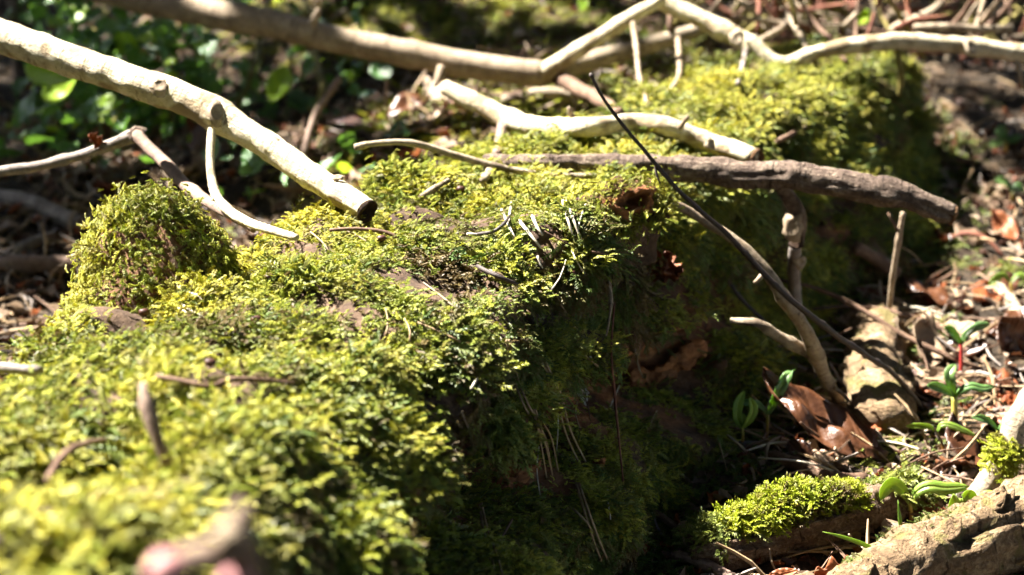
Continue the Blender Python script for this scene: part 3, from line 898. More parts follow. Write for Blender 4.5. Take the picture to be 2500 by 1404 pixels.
# ---- B8 hanging stick behind it
b8 = thing('stick', 'upright broken stick with flaking bark leaning under the rough dark stick', 'stick', P(1945, 770, 1.50))
stem('stem', [(1893, 440, 1.385, 34), (1925, 480, 1.39, 38), (1950, 530, 1.40, 40), (1945, 592, 1.415, 38)], 'rough', b8, sides=12, seg=0.003, rough=0.0012, rfreq=100)
stem('lower_stem', [(1942, 598, 1.418, 30), (1938, 650, 1.44, 32), (1940, 700, 1.465, 30), (1945, 770, 1.50, 28)], 'grey', b8, sides=12, seg=0.003, rough=0.0008, rfreq=100)
hollow_end(b8, P(1944, 594, 1.412), P(1945, 592, 1.415) - P(1950, 530, 1.40), 19 / F * 1.415, depth=1.2)
scar(b8, 'bark_flake', 1955, 640, 1.425, 24, 30, 'tan', (.2, -.9, .3)); scar(b8, 'bark_flake', 1935, 555, 1.39, 44, 60, 'tan', (-.2, -.9, .3))
# ---- B9.. twigs on the right
b9 = thing('twig', 'upright pale forked twig standing in the litter beside the log', 'twig', P(2170, 795, 1.52))
stem('stem', [(2205, 518, 1.46, 13), (2197, 575, 1.465, 15), (2185, 640, 1.475, 15), (2176, 710, 1.49, 14), (2170, 795, 1.52, 12)], 'tan', b9, sides=8, seg=0.003, knots=[(.2, .3, .003), (.5, .15, .003)], wob=.0008)
stem('side_twig', [(2196, 572, 1.465, 8), (2185, 550, 1.462, 7), (2168, 520, 1.46, 6)], 'brown', b9, sides=6)
stickset = [
 ('twig', 'pale tan twig lying on the flaking root below the upright forked twig', [(2168, 800, 1.375, 15), (2185, 845, 1.36, 19), (2225, 895, 1.345, 20), (2265, 925, 1.335, 18)], 'tan'),
 ('stick', 'short brown cut stick poking from dark shade at the foot of the log', [(2086, 603, 1.43, 30), (2130, 628, 1.45, 32), (2190, 668, 1.475, 34)], 'brown'),
 ('twig', 'thin reddish-brown twig stretching from the tan twig across the litter', [(1900, 683, 1.245, 8), (1985, 702, 1.25, 11), (2085, 745, 1.265, 13), (2200, 815, 1.285, 14), (2290, 858, 1.295, 14), (2400, 905, 1.30, 12)], 'brown'),
 ('twig', 'thin dark twig running behind the reddish-brown one over the flaking root', [(1980, 755, 1.37, 8), (2080, 748, 1.38, 10), (2190, 765, 1.38, 14), (2290, 800, 1.37, 14), (2380, 850, 1.35, 10)], 'brown'),
 ('twig', 'slim dark twig leaning against the shaded flank of the log', [(1770, 675, 1.20, 9), (1810, 730, 1.20, 10), (1860, 780, 1.205, 9), (1915, 830, 1.225, 8)], 'darktwig'),
 ('twig', 'brown stub of twig just above the sunlit flaking root', [(2103, 708, 1.37, 11), (2145, 715, 1.375, 14), (2190, 722, 1.38, 12)], 'red'),
 ('stick', 'short brown stick with chewed ends beside the bright moss cushion', [(1882, 1112, 1.215, 26), (1930, 1130, 1.205, 34), (1990, 1150, 1.195, 36), (2060, 1172, 1.185, 36), (2112, 1170, 1.18, 38)], 'brown'),
 ('stick', 'dark purplish stick lying in shade at the foot of the mossy root', [(1650, 1358, 1.13, 26), (1720, 1378, 1.115, 30), (1800, 1420, 1.10, 32)], 'pinkbark'),
 ('stick', 'thick pale stick with a ring of bright moss leaning among the seedlings', [(2530, 960, 1.27, 62), (2490, 1030, 1.265, 60), (2450, 1120, 1.262, 66), (2380, 1225, 1.262, 60)], 'pale2'),
 ('twig', 'reddish dark twig beside the thick pale stick under the seedlings', [(2420, 1130, 1.19, 22), (2350, 1165, 1.18, 24), (2280, 1190, 1.175, 20)], 'pinkbark'),
 ('twig', 'arched orange twig among the shaded leaves', [(2310, 585, 1.50, 10), (2355, 572, 1.50, 14), (2400, 580, 1.50, 12), (2450, 625, 1.50, 8)], 'red'),
 ('twig', 'pale peeled twig near the right-hand leaf pile behind the seedlings', [(2440, 705, 1.42, 30), (2470, 740, 1.41, 34), (2500, 790, 1.40, 26)], 'pale2'),
 ('twig', 'thin straight twig behind the broad brown leaf', [(1988, 905, 1.28, 9), (1960, 940, 1.27, 9), (1910, 1010, 1.245, 9)], 'tan'),
 ('twig', 'grey twig lying under the broad brown leaf', [(1810, 1083, 1.215, 12), (1890, 1085, 1.215, 15), (1990, 1088, 1.215, 14)], 'grey'),
 ('twig', 'slender bent twig lying in front of the broad brown leaf', [(1985, 1118, 1.20, 9), (2060, 1108, 1.20, 9), (2145, 1105, 1.205, 8)], 'tan'),
 ('twig', 'brown twig crossing the litter between seedlings and the flaking bark root', [(2215, 1255, 1.135, 14), (2330, 1240, 1.135, 20), (2440, 1225, 1.13, 20), (2560, 1205, 1.13, 18)], 'brown'),
 ('twig', 'straight thin twig lying below the upright lone leaf', [(2280, 1285, 1.12, 10), (2400, 1258, 1.12, 12), (2500, 1235, 1.12, 12)], 'brown'),
 ('twig', 'long pale twig lying behind the tall seedling', [(2380, 1030, 1.225, 14), (2440, 1018, 1.225, 18), (2530, 1010, 1.225, 18)], 'pale2'),
 ('twig', 'short brown twig in the mossy shade left of the mossy root', [(1600, 1250, 1.175, 16), (1640, 1280, 1.165, 15), (1680, 1315, 1.15, 14)], 'brown'),
 # left and background
 ('twig', 'thin twig crossing behind the knotted twig above the stub', [(225, 312, 1.45, 10), (300, 365, 1.43, 12), (345, 395, 1.42, 11)], 'tan'),
 ('stick', 'blurred grey stick lying behind the mossy stub', [(-40, 478, 1.55, 42), (80, 500, 1.53, 46), (200, 548, 1.50, 40)], 'grey'),
 ('stick', 'thick dark grey stick low behind the mossy stub', [(-50, 640, 1.40, 44), (60, 645, 1.40, 46), (190, 648, 1.40, 44)], 'pinkbark'),
 ('stick', 'pale grey stick slanting between the sticks behind the stub', [(-10, 640, 1.45, 30), (60, 605, 1.45, 30), (130, 575, 1.46, 26)], 'grey'),
 ('twig', 'thin yellowish twig among the sticks behind the stub', [(-10, 605, 1.42, 14), (30, 575, 1.43, 12), (70, 540, 1.45, 10)], 'tan'),
 ('twig', 'bleached slender stalk arching above the crown of the log', [(866, 360, 1.31, 17), (920, 350, 1.315, 15), (1000, 350, 1.32, 17), (1100, 376, 1.33, 19), (1250, 412, 1.34, 18), (1360, 428, 1.345, 18), (1445, 432, 1.35, 18)], 'pale2'),
 ('twig', 'thin upright pinkish twig behind the leaning pale branch', [(828, 190, 1.80, 16), (790, 250, 1.79, 18), (765, 300, 1.785, 18), (735, 400, 1.77, 18), (695, 500, 1.755, 22)], 'pinkbark'),
 ('twig', 'slender hanging twig beside the forked branch', [(1545, 45, 1.74, 14), (1552, 110, 1.70, 13), (1562, 180, 1.65, 12), (1582, 265, 1.57, 10)], 'tan'),
 ('twig', 'thin bent twig hanging near the dark hollow under the branches', [(1655, 95, 1.79, 14), (1658, 150, 1.73, 13), (1655, 190, 1.69, 12), (1630, 228, 1.64, 10)], 'tan'),
 ('twig', 'pale bleached twig lying on the far moss slope', [(1590, 205, 1.66, 18), (1620, 222, 1.655, 18), (1650, 240, 1.65, 12)], 'pale'),
 ('twig', 'bleached twig lying at the near end of the arching slender stalk', [(1025, 482, 1.285, 12), (1060, 462, 1.28, 16), (1095, 440, 1.278, 12)], 'pale2'),
 ('twig', 'short pale chip standing beside the end of the rough dark stick', [(1178, 440, 1.29, 20), (1192, 425, 1.288, 26), (1205, 408, 1.286, 22)], 'pale2'),
 ('twig', 'small pale twig sticking up by the tan twig', [(1600, 472, 1.205, 9), (1630, 455, 1.205, 8), (1660, 434, 1.205, 6)], 'tan'),
 ('twig', 'thin brown twig on the moss behind the arching branch', [(1890, 350, 1.47, 12), (1925, 332, 1.475, 14), (1965, 312, 1.48, 10)], 'brown'),
 ('twig', 'tall thin twig rising by the flaking stump of twigs on the far slope', [(2190, 105, 1.72, 14), (2195, 155, 1.72, 16), (2200, 190, 1.725, 14), (2193, 235, 1.73, 8)], 'olive'),
 ('twig', 'blurred pale peeled twig on the moss at the far mound', [(1225, 245, 1.85, 20), (1310, 225, 1.84, 26), (1390, 232, 1.83, 24), (1415, 262, 1.81, 16)], 'pale2'),
 # on the crown and foreground
 ('twig', 'reddish bare twig stub poking up out of the foreground moss', [(347, 935, 0.805, 20), (355, 985, 0.802, 34), (375, 1050, 0.80, 32), (410, 1140, 0.805, 26)], 'pinkbark'),
 ('twig', 'thin brown stem trailing over the moss behind the reddish stub', [(380, 918, 0.93, 12), (440, 930, 0.93, 13), (510, 945, 0.93, 14), (560, 928, 0.93, 13), (640, 926, 0.94, 12), (720, 935, 0.945, 8)], 'brown'),
 ('twig', 'dark arched twig over a gap in the foreground moss', [(115, 1175, 0.76, 18), (160, 1110, 0.79, 20), (210, 1080, 0.82, 18), (255, 1075, 0.87, 12)], 'brown'),
 ('twig', 'bleached stick end in the moss at the near left corner', [(-20, 1340, 0.72, 34), (15, 1290, 0.72, 32), (35, 1245, 0.72, 28)], 'pale2'),
 ('twig', 'pale grey twig lying flat on the moss at the left edge', [(-30, 900, 0.96, 26), (40, 903, 0.955, 28), (100, 905, 0.95, 20)], 'grey'),
 ('twig', 'brown curved twig lying across the bright crown moss', [(805, 562, 1.185, 9), (870, 558, 1.185, 9), (940, 566, 1.185, 10), (975, 582, 1.18, 7)], 'brown'),
 ('twig', 'dark twig arching over the crown beside white needles', [(1165, 572, 1.185, 8), (1205, 565, 1.183, 9), (1232, 545, 1.182, 9), (1245, 525, 1.182, 5)], 'darktwig'),
 ('twig', 'straight dark twig pressed into the moss of the crown', [(1165, 650, 1.125, 12), (1215, 672, 1.12, 11), (1265, 695, 1.115, 8)], 'darktwig'),
 ('twig', 'pale dead stalk hanging on the shaded flank below the knot hole', [(1485, 672, 1.125, 8), (1488, 710, 1.12, 12), (1490, 745, 1.12, 8), (1480, 820, 1.12, 5)], 'tan'),
 ('twig', 'hair-thin dark root hanging down the shaded flank', [(1500, 740, 1.12, 5), (1492, 860, 1.115, 5), (1500, 960, 1.115, 7), (1510, 1060, 1.12, 6), (1522, 1180, 1.12, 4)], 'red'),
 ('twig', 'small twig across the moss in front of the knot hole', [(1445, 615, 1.16, 6), (1480, 622, 1.155, 8), (1512, 640, 1.15, 5)], 'brown'),
]
FREE = ('thick pale stick', 'thin upright pinkish', 'slender hanging', 'thin bent twig', 'tall thin twig', 'bleached slender stalk', 'reddish bare twig', 'dark arched twig', 'pale grey twig lying flat')
def settle(pts):
    """let a stick lie on whatever its pixels show under it"""
    hs = []
    for p in pts:
        h = hit(p[0], p[1]); d = depth_of(h) if h is not None else p[2]
        on_log = h is not None and BV_LOG.find_nearest(Vector(h))[3] < 0.004
        hs.append(d - (p[3] / 2 / F * d) * 1.3 - (0.014 if on_log else 0.002))
    t = np.concatenate([[0], np.cumsum([math.hypot(pts[i + 1][0] - pts[i][0], pts[i + 1][1] - pts[i][1]) for i in range(len(pts) - 1)])]); t /= t[-1]
    lin = hs[0] * (1 - t) + hs[-1] * t
    return [(p[0], p[1], float(min(l, h)), p[3]) for p, l, h in zip(pts, lin, hs)]
for nm, lab, pts, mt in stickset:
    if not lab.startswith(FREE): pts = settle(pts)
    C_ = P(*pts[-1][:3])
    o = stem(nm, pts, mt, sides=10 if pts[0][3] > 18 else 7, seg=0.0035, rough=0.0009 if pts[1][3] > 15 else 0.0003, rfreq=110, wob=0.0012 if pts[1][3] > 11 else 0.0004,
             knots=[(random.Random(len(lab) + q).random(), .16, .003) for q in range(3)], origin=C_)
    tag(o, lab, nm)
kt = thing('twig', 'grey knotted twig kinked above the mossy stub with a withered leaf on it', 'twig', P(600, 560, 1.20))
stem('stem', [(-40, 420, 1.36, 26), (80, 408, 1.36, 26), (200, 378, 1.355, 26), (332, 330, 1.35, 28)], 'grey', kt, sides=10, seg=.0035, rough=.0011, rfreq=90, wob=.001, knots=[(.97, .35, .006), (.5, .15, .004)])
stem('side_twig', [(332, 328, 1.35, 30), (390, 385, 1.33, 30), (440, 440, 1.30, 32), (500, 490, 1.265, 30), (560, 525, 1.235, 26), (620, 560, 1.205, 18)], 'pinkbark', kt, sides=10, seg=.0035, rough=.0011, rfreq=90, wob=.001, knots=[(.02, .3, .005), (.5, .14, .004)])
scar(kt, 'knot', 334, 322, 1.345, 36, 30, 'rough', (0, -.7, .7))

# ---- ragged slabs of rotten orange bark along the overhanging lip
def bark_slab(top, bot, seed, thick=0.006, out=0.010):
    n = 64; m = 14
    tp = np.array(top, float); bp = np.array(bot, float)
    q = np.linspace(0, 1, n)
    ti = np.stack([np.interp(q, np.linspace(0, 1, len(tp)), tp[:, c]) for c in (0, 1)], -1)
    bi = np.stack([np.interp(q, np.linspace(0, 1, len(bp)), bp[:, c]) for c in (0, 1)], -1)
    dd = np.array([hd(x, y) for x, y in ti]); dd = np.convolve(np.pad(np.minimum.accumulate(dd[::-1])[::-1] * .5 + dd * .5, 4, mode='edge'), np.ones(9) / 9, 'valid')
    G = np.zeros((n, m, 3))
    for i in range(n):
        for j in range(m):
            f = j / (m - 1)
            px, py = ti[i] * (1 - f) + bi[i] * f
            G[i, j] = P(px, py, dd[i] - out * (0.4 + 0.6 * f))
    G += 0.0045 * np.stack([noise3(G * 55, seed), noise3(G * 55, seed + 1), noise3(G * 50, seed + 2)], -1) + 0.0022 * np.stack([noise3(G * 170, seed + 7), noise3(G * 170, seed + 8), noise3(G * 150, seed + 9)], -1)
    G[:, -1] += 0.003 * noise3(G[:, -1] * 160, seed + 5)[:, None] * np.array((0, 0, 1))
    o = mk('bark_slab', G.reshape(-1, 3), grid_faces(n, m), M['log'], log_root, attrs={'rot': np.clip(0.85 + 0.4 * noise3(G.reshape(-1, 3) * 120, seed), 0, 1)})
    sd = o.modifiers.new('thickness', 'SOLIDIFY'); sd.thickness = thick; sd.offset = -1
    o['label'] = 'ragged orange-brown edge of rotten bark'
bark_slab([(1530, 915), (1590, 905), (1650, 872), (1722, 832)], [(1532, 968), (1590, 948), (1655, 910), (1722, 868)], 3)
bark_slab([(1215, 1150), (1240, 1165), (1280, 1160), (1310, 1140)], [(1218, 1195), (1242, 1200), (1280, 1188), (1312, 1152)], 8, 0.004)
bark_slab([(1446, 1120), (1456, 1150)], [(1470, 1120), (1462, 1200)], 12, 0.004)

for root_, pts_ in (
                    (b4, [[(1400, 292, 1.45, 18), (1392, 274, 1.445, 13), (1388, 262, 1.443, 8)], [(1660, 312, 1.43, 16), (1672, 294, 1.425, 12), (1680, 284, 1.422, 8)]]),
                    (b2, [[(760, 62, 1.79, 24), (772, 40, 1.785, 20), (778, 22, 1.783, 12)], [(1080, 165, 1.78, 26), (1070, 192, 1.775, 20), (1062, 210, 1.77, 12)]])):
    for pt in pts_:
        stem('twig_stub', pt, 'tan', root_, sides=8, seg=.002, rough=.0006, rfreq=160)

# ------------------------------------------------------------------ leaves
def leaf_grid(L, W, shape='ovate', nu=15, nv=7, curl=0.0, cup=0.0, wave=0.0, seed=0):
    """local leaf: Y along the midrib from 0 to L, X across, Z up"""
    rg = np.random.default_rng(seed)
    u = np.linspace(0, 1, nu); v = np.linspace(-1, 1, nv)
    if shape == 'ovate': w = np.sin(np.pi * u ** 0.85) ** 0.85
    elif shape == 'strap': w = np.minimum(1, np.sqrt(np.clip(u * 5, 0, 1))) * np.sqrt(np.clip((1 - u) * 4.0, 0, 1)); w = np.clip(w, 0.0, 1)
    elif shape == 'oak': w = np.sin(np.pi * u ** 0.8) ** 0.7 * (0.72 + 0.30 * np.sin(u * 22))
    elif shape == 'ivy': w = np.interp(u, [0, .12, .22, .36, .5, .62, .8, 1], [.25, 1.0, .75, .8, .92, .5, .28, .0])
    elif shape == 'blade': w = np.interp(u, [0, .1, .5, 1], [.5, .9, 1, 0.02])
    else: w = np.sin(np.pi * u) ** 0.6
    w = np.clip(w, 0.015, 2)
    U, Vv = np.meshgrid(u, v, indexing='ij')
    X = Vv * w[:, None] * W / 2
    a = curl * U
    Y = L * (np.sin(a) / curl if abs(curl) > 1e-3 else U)
    Z = L * ((1 - np.cos(a)) / curl if abs(curl) > 1e-3 else U * 0)
    Z = Z + cup * W * (np.abs(Vv) ** 1.5) * w[:, None] + wave * W * noise3(np.stack([U * 4 + seed, Vv * 1.6, U * 0 + seed * .3], -1), seed % 97)
    if shape == 'ivy': Y = Y - 0.10 * L * np.abs(Vv) * (1 - U)
    vein = np.maximum(np.exp(-(Vv / 0.09) ** 2), 0.7 * np.exp(-((((U * 9 - np.abs(Vv) * 2.2) % 1) - .5) / .14) ** 2))
    return np.stack([X, Y, Z], -1), vein

def orient(V, pos, fwd, up):
    f = unit(np.asarray(fwd, float)); z = np.asarray(up, float); z = unit(z - f * np.dot(z, f)); x = np.cross(f, z)
    return np.asarray(pos) + V[..., :1] * x + V[..., 1:2] * f + V[..., 2:3] * z

def leaf_obj(name, mat, pos, fwd, up, L, W, parent=None, thick=0.0004, **kw):
    g, vein = leaf_grid(L, W, **kw)
    g = orient(g, pos, fwd, up)
    o = mk(name, g.reshape(-1, 3), grid_faces(*g.shape[:2]), M[mat], parent, None if parent else pos, attrs={'vein': vein.ravel()})
    if thick:
        s = o.modifiers.new('thickness', 'SOLIDIFY'); s.thickness = thick; s.offset = 0
    return o

def strip(name, mat, ctrl, widths, side, parent, cup=0.18, n=18, nv=7):
    """leaf following a 3-D midrib; widths along it in metres"""
    raw = catmull(np.column_stack([ctrl, widths]), 60)
    rs, q = resample(raw, n)
    c, w = rs[:, :3], np.clip(rs[:, 3], 1e-4, None)
    t = q / q[-1]
    w = w * np.clip(np.sqrt(np.clip((1 - t) * 5, 0, 1)), 0.08, 1)
    d = unit(np.gradient(c, axis=0)); s = np.asarray(side, float); s = unit(s - d * (d * s).sum(-1, keepdims=True))
    u = np.cross(s, d)
    v = np.linspace(-1, 1, nv)
    V = c[:, None] + s[:, None] * (v[None, :, None] * w[:, None, None] / 2) + u[:, None] * (cup * w[:, None, None] * (np.abs(v) ** 2)[None, :, None] * 0.5)
    vein = np.tile(np.exp(-(v / .15) ** 2), (n, 1))
    o = mk(name, V.reshape(-1, 3), grid_faces(n, nv), M[mat], parent, attrs={'vein': vein.ravel()})
    m = o.modifiers.new('thickness', 'SOLIDIFY'); m.thickness = 0.00025; m.offset = 0
    return o

# ------------------------------------------------------------------ roots and bark pieces on the right
def ground_tube(name, label, cat, pxs, mat, sink=0.35, **kw):
    """root lying on the ground: (px, py, width_px) of its middle line"""
    C, R = [], []
    for (px, py, w) in pxs:
        h = hit(px, py); d = depth_of(h); r = w / 2 / F * d
        g = P(px, py, d)
        for _ in range(4):
            zt = float(ground_z(np.array(g[0]), np.array(g[1]))) + r * (1 - sink)
            d = (CAM_H - zt) / (SP + (py - 702) / F * CP); g = P(px, py, d); r = w / 2 / F * d
        C.append(g); R.append(r)
    root = thing(name, label, cat, C[0])
    SEED[0] += 1
    V, Fc, al, an = tube(np.array(C), np.array(R), seed=SEED[0], **kw)
    body = mk('bark', V, Fc, M[mat], root, attrs={'along': al, 'ang': an})
    return root, body, np.array(C), np.array(R), V

r1, r1b, r1c, r1r, r1V = ground_tube('tree_root', 'low brown root capped with a bright green moss cushion', 'root',
    [(1690, 1350, 80), (1780, 1328, 110), (1880, 1300, 120), (1990, 1272, 115), (2100, 1245, 95), (2210, 1215, 70), (2300, 1195, 40)], 'barkroot2', 0.3, sides=44, seg=0.003, rough=0.004, rfreq=80, wob=0.004, ridge=0.0035)
r2, r2b, r2c, r2r, r2V = ground_tube('tree_root', 'thick pale flaking-barked root glaring in full sun beside grass blades', 'root',
    [(2060, 1490, 150), (2200, 1400, 170), (2330, 1345, 180), (2440, 1310, 190), (2600, 1255, 200)], 'barkroot', 0.35, sides=56, seg=0.0028, rough=0.004, rfreq=80, wob=0.004, ridge=0.0045)
r4, r4b, r4c, r4r, r4V = ground_tube('tree_root', 'ringed brown piece of root half lit behind the broad brown leaf', 'root',
    [(2150, 1035, 130), (2145, 970, 150), (2135, 900, 140), (2140, 830, 120), (2150, 770, 90)], 'barkroot', 0.55, sides=40, seg=0.0022, rough=0.006, rfreq=60, wob=0.006, oval=.25, ridge=0.003,
    knots=[(.12, .12, .006), (.28, -.10, .005), (.42, .12, .006), (.6, -.08, .006), (.75, .12, .006)])
# shallow flaps of peeling bark on the ringed root
for q, (px, py) in enumerate([(2110, 925), (2150, 960), (2120, 985), (2170, 905)]):
    h = P(px, py, hd(px, py) - 0.026)
    g, vein = leaf_grid(0.03, 0.022, 'round', nu=8, nv=6, curl=0.9, cup=0.1, wave=0.3, seed=q + 3)
    g = orient(g, h, (0.6 - .3 * q, 0.2, 0.05), (-0.1, -0.6, 0.8))
    o = mk('bark_flake', g.reshape(-1, 3), grid_faces(8, 6), M['barkroot'], r4, attrs={'along': np.zeros(48), 'ang': np.zeros(48)})
    m = o.modifiers.new('thickness', 'SOLIDIFY'); m.thickness = 0.0015
for q in range(16):
    rg = random.Random(q + 50)
    t = rg.random(); i = int(t * (len(r2c) - 2)) + 0
    c = r2c[i] * (1 - rg.random() * .0) + (r2c[i + 1] - r2c[i]) * rg.random()
    a = rg.uniform(-0.9, 1.0)
    nrm = unit(np.array((0.25 * a, -0.75 * abs(a), 1.0 - .4 * abs(a))))
    pos = c + nrm * r2r[i] * 0.97
    g, vein = leaf_grid(0.022, 0.014, 'round', nu=7, nv=5, curl=0.5, cup=0.05, wave=0.3, seed=q)
    g = orient(g, pos, unit(r2c[-1] - r2c[0]) + rg.uniform(-.4, .4), nrm)
    o = mk('bark_flake', g.reshape(-1, 3), grid_faces(7, 5), M['barkroot'], r2, attrs={'along': np.zeros(35), 'ang': np.zeros(35)})
    m = o.modifiers.new('thickness', 'SOLIDIFY'); m.thickness = 0.0014

def cushion(root, C, R, lo, hi, count, kind, seed, smin=.8, smax=1.5, wid=1.0, ang0=1.75, extra=0.006):
    """moss on the upper side of a tube between fractions lo..hi"""
    raw = catmull(np.column_stack([C, R]), 80)
    a, b = int(lo * 79), int(hi * 79)
    c, r = raw[a:b + 1, :3], raw[a:b + 1, 3]
    d = unit(np.gradient(c, axis=0)); s = unit(np.cross(d, (0, 0, 1.0))); u = np.cross(s, d)
    ang = np.linspace(ang0 - wid, ang0 + wid, 16)
    dirs = s[:, None] * np.cos(ang)[None, :, None] + u[:, None] * np.sin(ang)[None, :, None]
    tt = np.linspace(0, 1, len(c)); dome = np.sqrt(np.clip(np.sin(np.pi * tt), 0, 1))[:, None] * np.clip(np.cos((ang - ang0) / wid * 1.4), 0, 1)[None, :]
    G = c[:, None] + dirs * (r[:, None] + extra * dome - 0.001)[..., None]
    G += dirs * (0.003 * noise3(G * 60, seed))[..., None]
    dens = np.clip(dome * (0.6 + 0.8 * fbm(G * 45, 2, seed)), 0.01, 2)
    return moss_on('moss', G, dirs, dens, count, kind, root, smin, smax, None, (0, 0, 0), seed=seed)
# side of the tube facing up: +s is to the left of the direction of travel; u is up
cushion(r1, r1c, r1r, 0.17, 0.62, 800, 'bright', 31, 0.5, .95, wid=0.66, ang0=1.5, extra=0.006)
cushion(r1, r1c, r1r, 0.0, 0.22, 70, 'deep', 32, 0.5, .9, wid=0.9)
cushion(r1, r1c, r1r, 0.70, 0.95, 120, 'deep', 33, 0.5, 1.0, wid=1.2)
cushion(r2, r2c, r2r, 0.05, 0.6, 110, 'deep', 34, 0.4, .8, wid=1.2, ang0=2.4, extra=0.001)
st3 = [o for o in bpy.data.objects if o.get('label', '').startswith('thick pale stick with a ring')][0]
C3, R3 = px_ctrl([(2530, 960, 1.27, 62), (2490, 1030, 1.265, 60), (2450, 1120, 1.262, 66), (2380, 1225, 1.262, 60)])
cushion(st3, C3, R3, 0.58, 0.76, 90, 'bright', 35, 0.4, .75, wid=2.2, extra=0.001)

# ------------------------------------------------------------------ moss on the ground
gx = np.linspace(-0.85, 0.95, 240); gy = np.linspace(0.9, 2.9, 260)
GX, GY = np.meshgrid(gx, gy, indexing='ij')
GG = np.stack([GX, GY, ground_z(GX, GY)], -1)
GN = unit(np.cross(np.gradient(GG, axis=0), np.gradient(GG, axis=1)))
xr_ = np.interp(GY, TY, TXR); xl_ = np.interp(GY, TY, TXL)
right_side = sstep(0.06, 0.0, GX - xr_) * (GX > xr_ - 0.03)
dens_r = (right_side * 1.2 + 0.55 * sstep(0.12, 0.4, fbm(GG * 9, 3, 15)) * (GX > xr_)) * (GY < 2.0) * vis_weight(GG) * (GX < 0.6)
m1 = moss_on('ground_moss', GG, GN, dens_r + 1e-6, 3600, 'deep', None, 0.6, 1.2, lambda p, n, t: t, seed=41)
tag(m1, 'dark green moss creeping over the litter right of the log', 'moss')
md = np.zeros_like(GX)
for (cx, cy, s_, a) in MOUNDS:
    md += np.exp(-(((GX - cx) ** 2 + (GY - cy) ** 2) / (2 * (s_ * 1.05) ** 2)) ** 2) * (a > 0.045)
md = np.clip(md * (0.75 + 1.1 * fbm(GG * 8, 3, 19)) + 0.35 * sstep(0.2, 0.45, fbm(GG * 5 + 3, 2, 23)), 0, 1) * ((GX < xl_) | (GY > 1.85)) * (GY > 1.25) * vis_weight(GG)
m2 = moss_on('ground_moss', GG, GN, md + 1e-6, 5200, 'sun', None, 1.3, 2.3, lambda p, n, t: t - .1, seed=42)
tag(m2, 'yellow-green moss over the low mounds behind the log', 'moss')

# ------------------------------------------------------------------ seedlings
def seedling(label, base, top, wst, leaves, mat='seedleaf', stemmat='seedstem', group=None):
    """base (px,py) on the ground; top = (px,py); leaves = list of [(px,py,dd)...] midribs with width px and side"""
    h = hit(*base); d0 = depth_of(h)
    root = thing('seedling', label, 'seedling', h - np.array((0, 0, 0.004)), group)
    dt = d0 - 0.004
    C = np.array([h - np.array((0, 0, 0.004)), P((base[0] * .5 + top[0] * .5) + 1, (base[1] + top[1]) / 2, (d0 + dt) / 2), P(*top, dt)])
    r = wst / 2 / F * d0
    V, Fc, al, an = tube(C, [r * 1.1, r, r * 0.9], sides=9, seg=0.003)
    mk('stem', V, Fc, M[stemmat], root, attrs={'along': np.clip(al / max(al.max(), 1e-6), 0, 1), 'ang': an})
    for (pts, wpx, side) in leaves:
        c = np.array([P(top[0], top[1], dt)] + [P(x, y, dt + dd) for (x, y, dd) in pts])
        w = 0.84 * wpx / F * dt * np.interp(np.linspace(0, 1, len(c)), [0, .2, .6, 1], [.35, .75, 1.0, .75])
        strip('leaf', mat, c, w, side, root)
    return root
UPS = (0, 0.5, 1.0)
seedling('tall seedling with a thick orange stem and glossy bluish cotyledons', (2330, 1086), (2330, 968), 17,
    [([(2322, 935, -.004), (2318, 912, -.004), (2332, 888, 0)], 34, (1, 0, 0)), ([(2312, 955, -.006), (2290, 945, -.010), (2263, 940, -.012)], 30, (0, .6, 1)),
     ([(2345, 952, -.004), (2372, 942, -.006), (2400, 948, -.006), (2430, 943, -.004)], 26, (0.1, .7, .8)), ([(2350, 955, .006), (2375, 945, .012)], 24, (0, .4, 1))])
seedling('seedling on a bare red stem before the curled dark brown leaves', (2346, 915), (2346, 838), 9,
    [([(2335, 822, -.002), (2320, 805, -.004), (2305, 800, -.004)], 26, (0.4, .3, 1)), ([(2360, 815, -.003), (2385, 798, -.004), (2418, 790, -.003)], 26, (-.2, .4, 1))], 'seedleaf', 'redstem')
seedling('seedling with one tall dark leaf in front of the mossy flank', (1870, 1085), (1874, 1012), 8,
    [([(1885, 990, -.002), (1905, 950, -.004), (1925, 915, -.004), (1942, 902, -.003)], 34, (0.8, .2, .5)), ([(1855, 990, -.004), (1830, 983, -.006), (1788, 983, -.004)], 22, (0, .5, 1))])
seedling('wilting yellow-green seedling with drooping leaves against the mossy flank', (1812, 1090), (1812, 1045), 7,
    [([(1800, 1020, -.002), (1803, 985, -.003), (1818, 955, -.002)], 30, (1, 0, 0.1)), ([(1826, 1030, -.004), (1840, 1000, -.006), (1830, 970, -.006)], 26, (1, .1, 0)), ([(1812, 1030, 0), (1815, 1010, .002)], 24, (1, 0, 0))], 'seedlight')
seedling('seedling with two broad arching leaves on the litter beside the moss cushion', (2226, 1268), (2220, 1228), 11,
    [([(2205, 1200, -.004), (2180, 1182, -.006), (2160, 1195, -.010), (2150, 1222, -.012)], 44, (0.2, .6, 1)), ([(2240, 1200, -.003), (2270, 1188, -.006), (2310, 1192, -.006), (2365, 1188, -.004)], 40, (-.1, .6, .9))], 'seedlight')
seedling('small pale seedling with thin curling leaves left of the tall seedling', (2310, 1105), (2287, 1055), 7,
    [([(2270, 1042, -.002), (2245, 1040, -.004), (2212, 1040, -.004)], 18, (0, .5, 1)), ([(2298, 1038, -.002), (2320, 1038, -.004), (2350, 1050, -.005), (2382, 1064, -.005)], 20, (0, .5, 1))], 'seedlight')
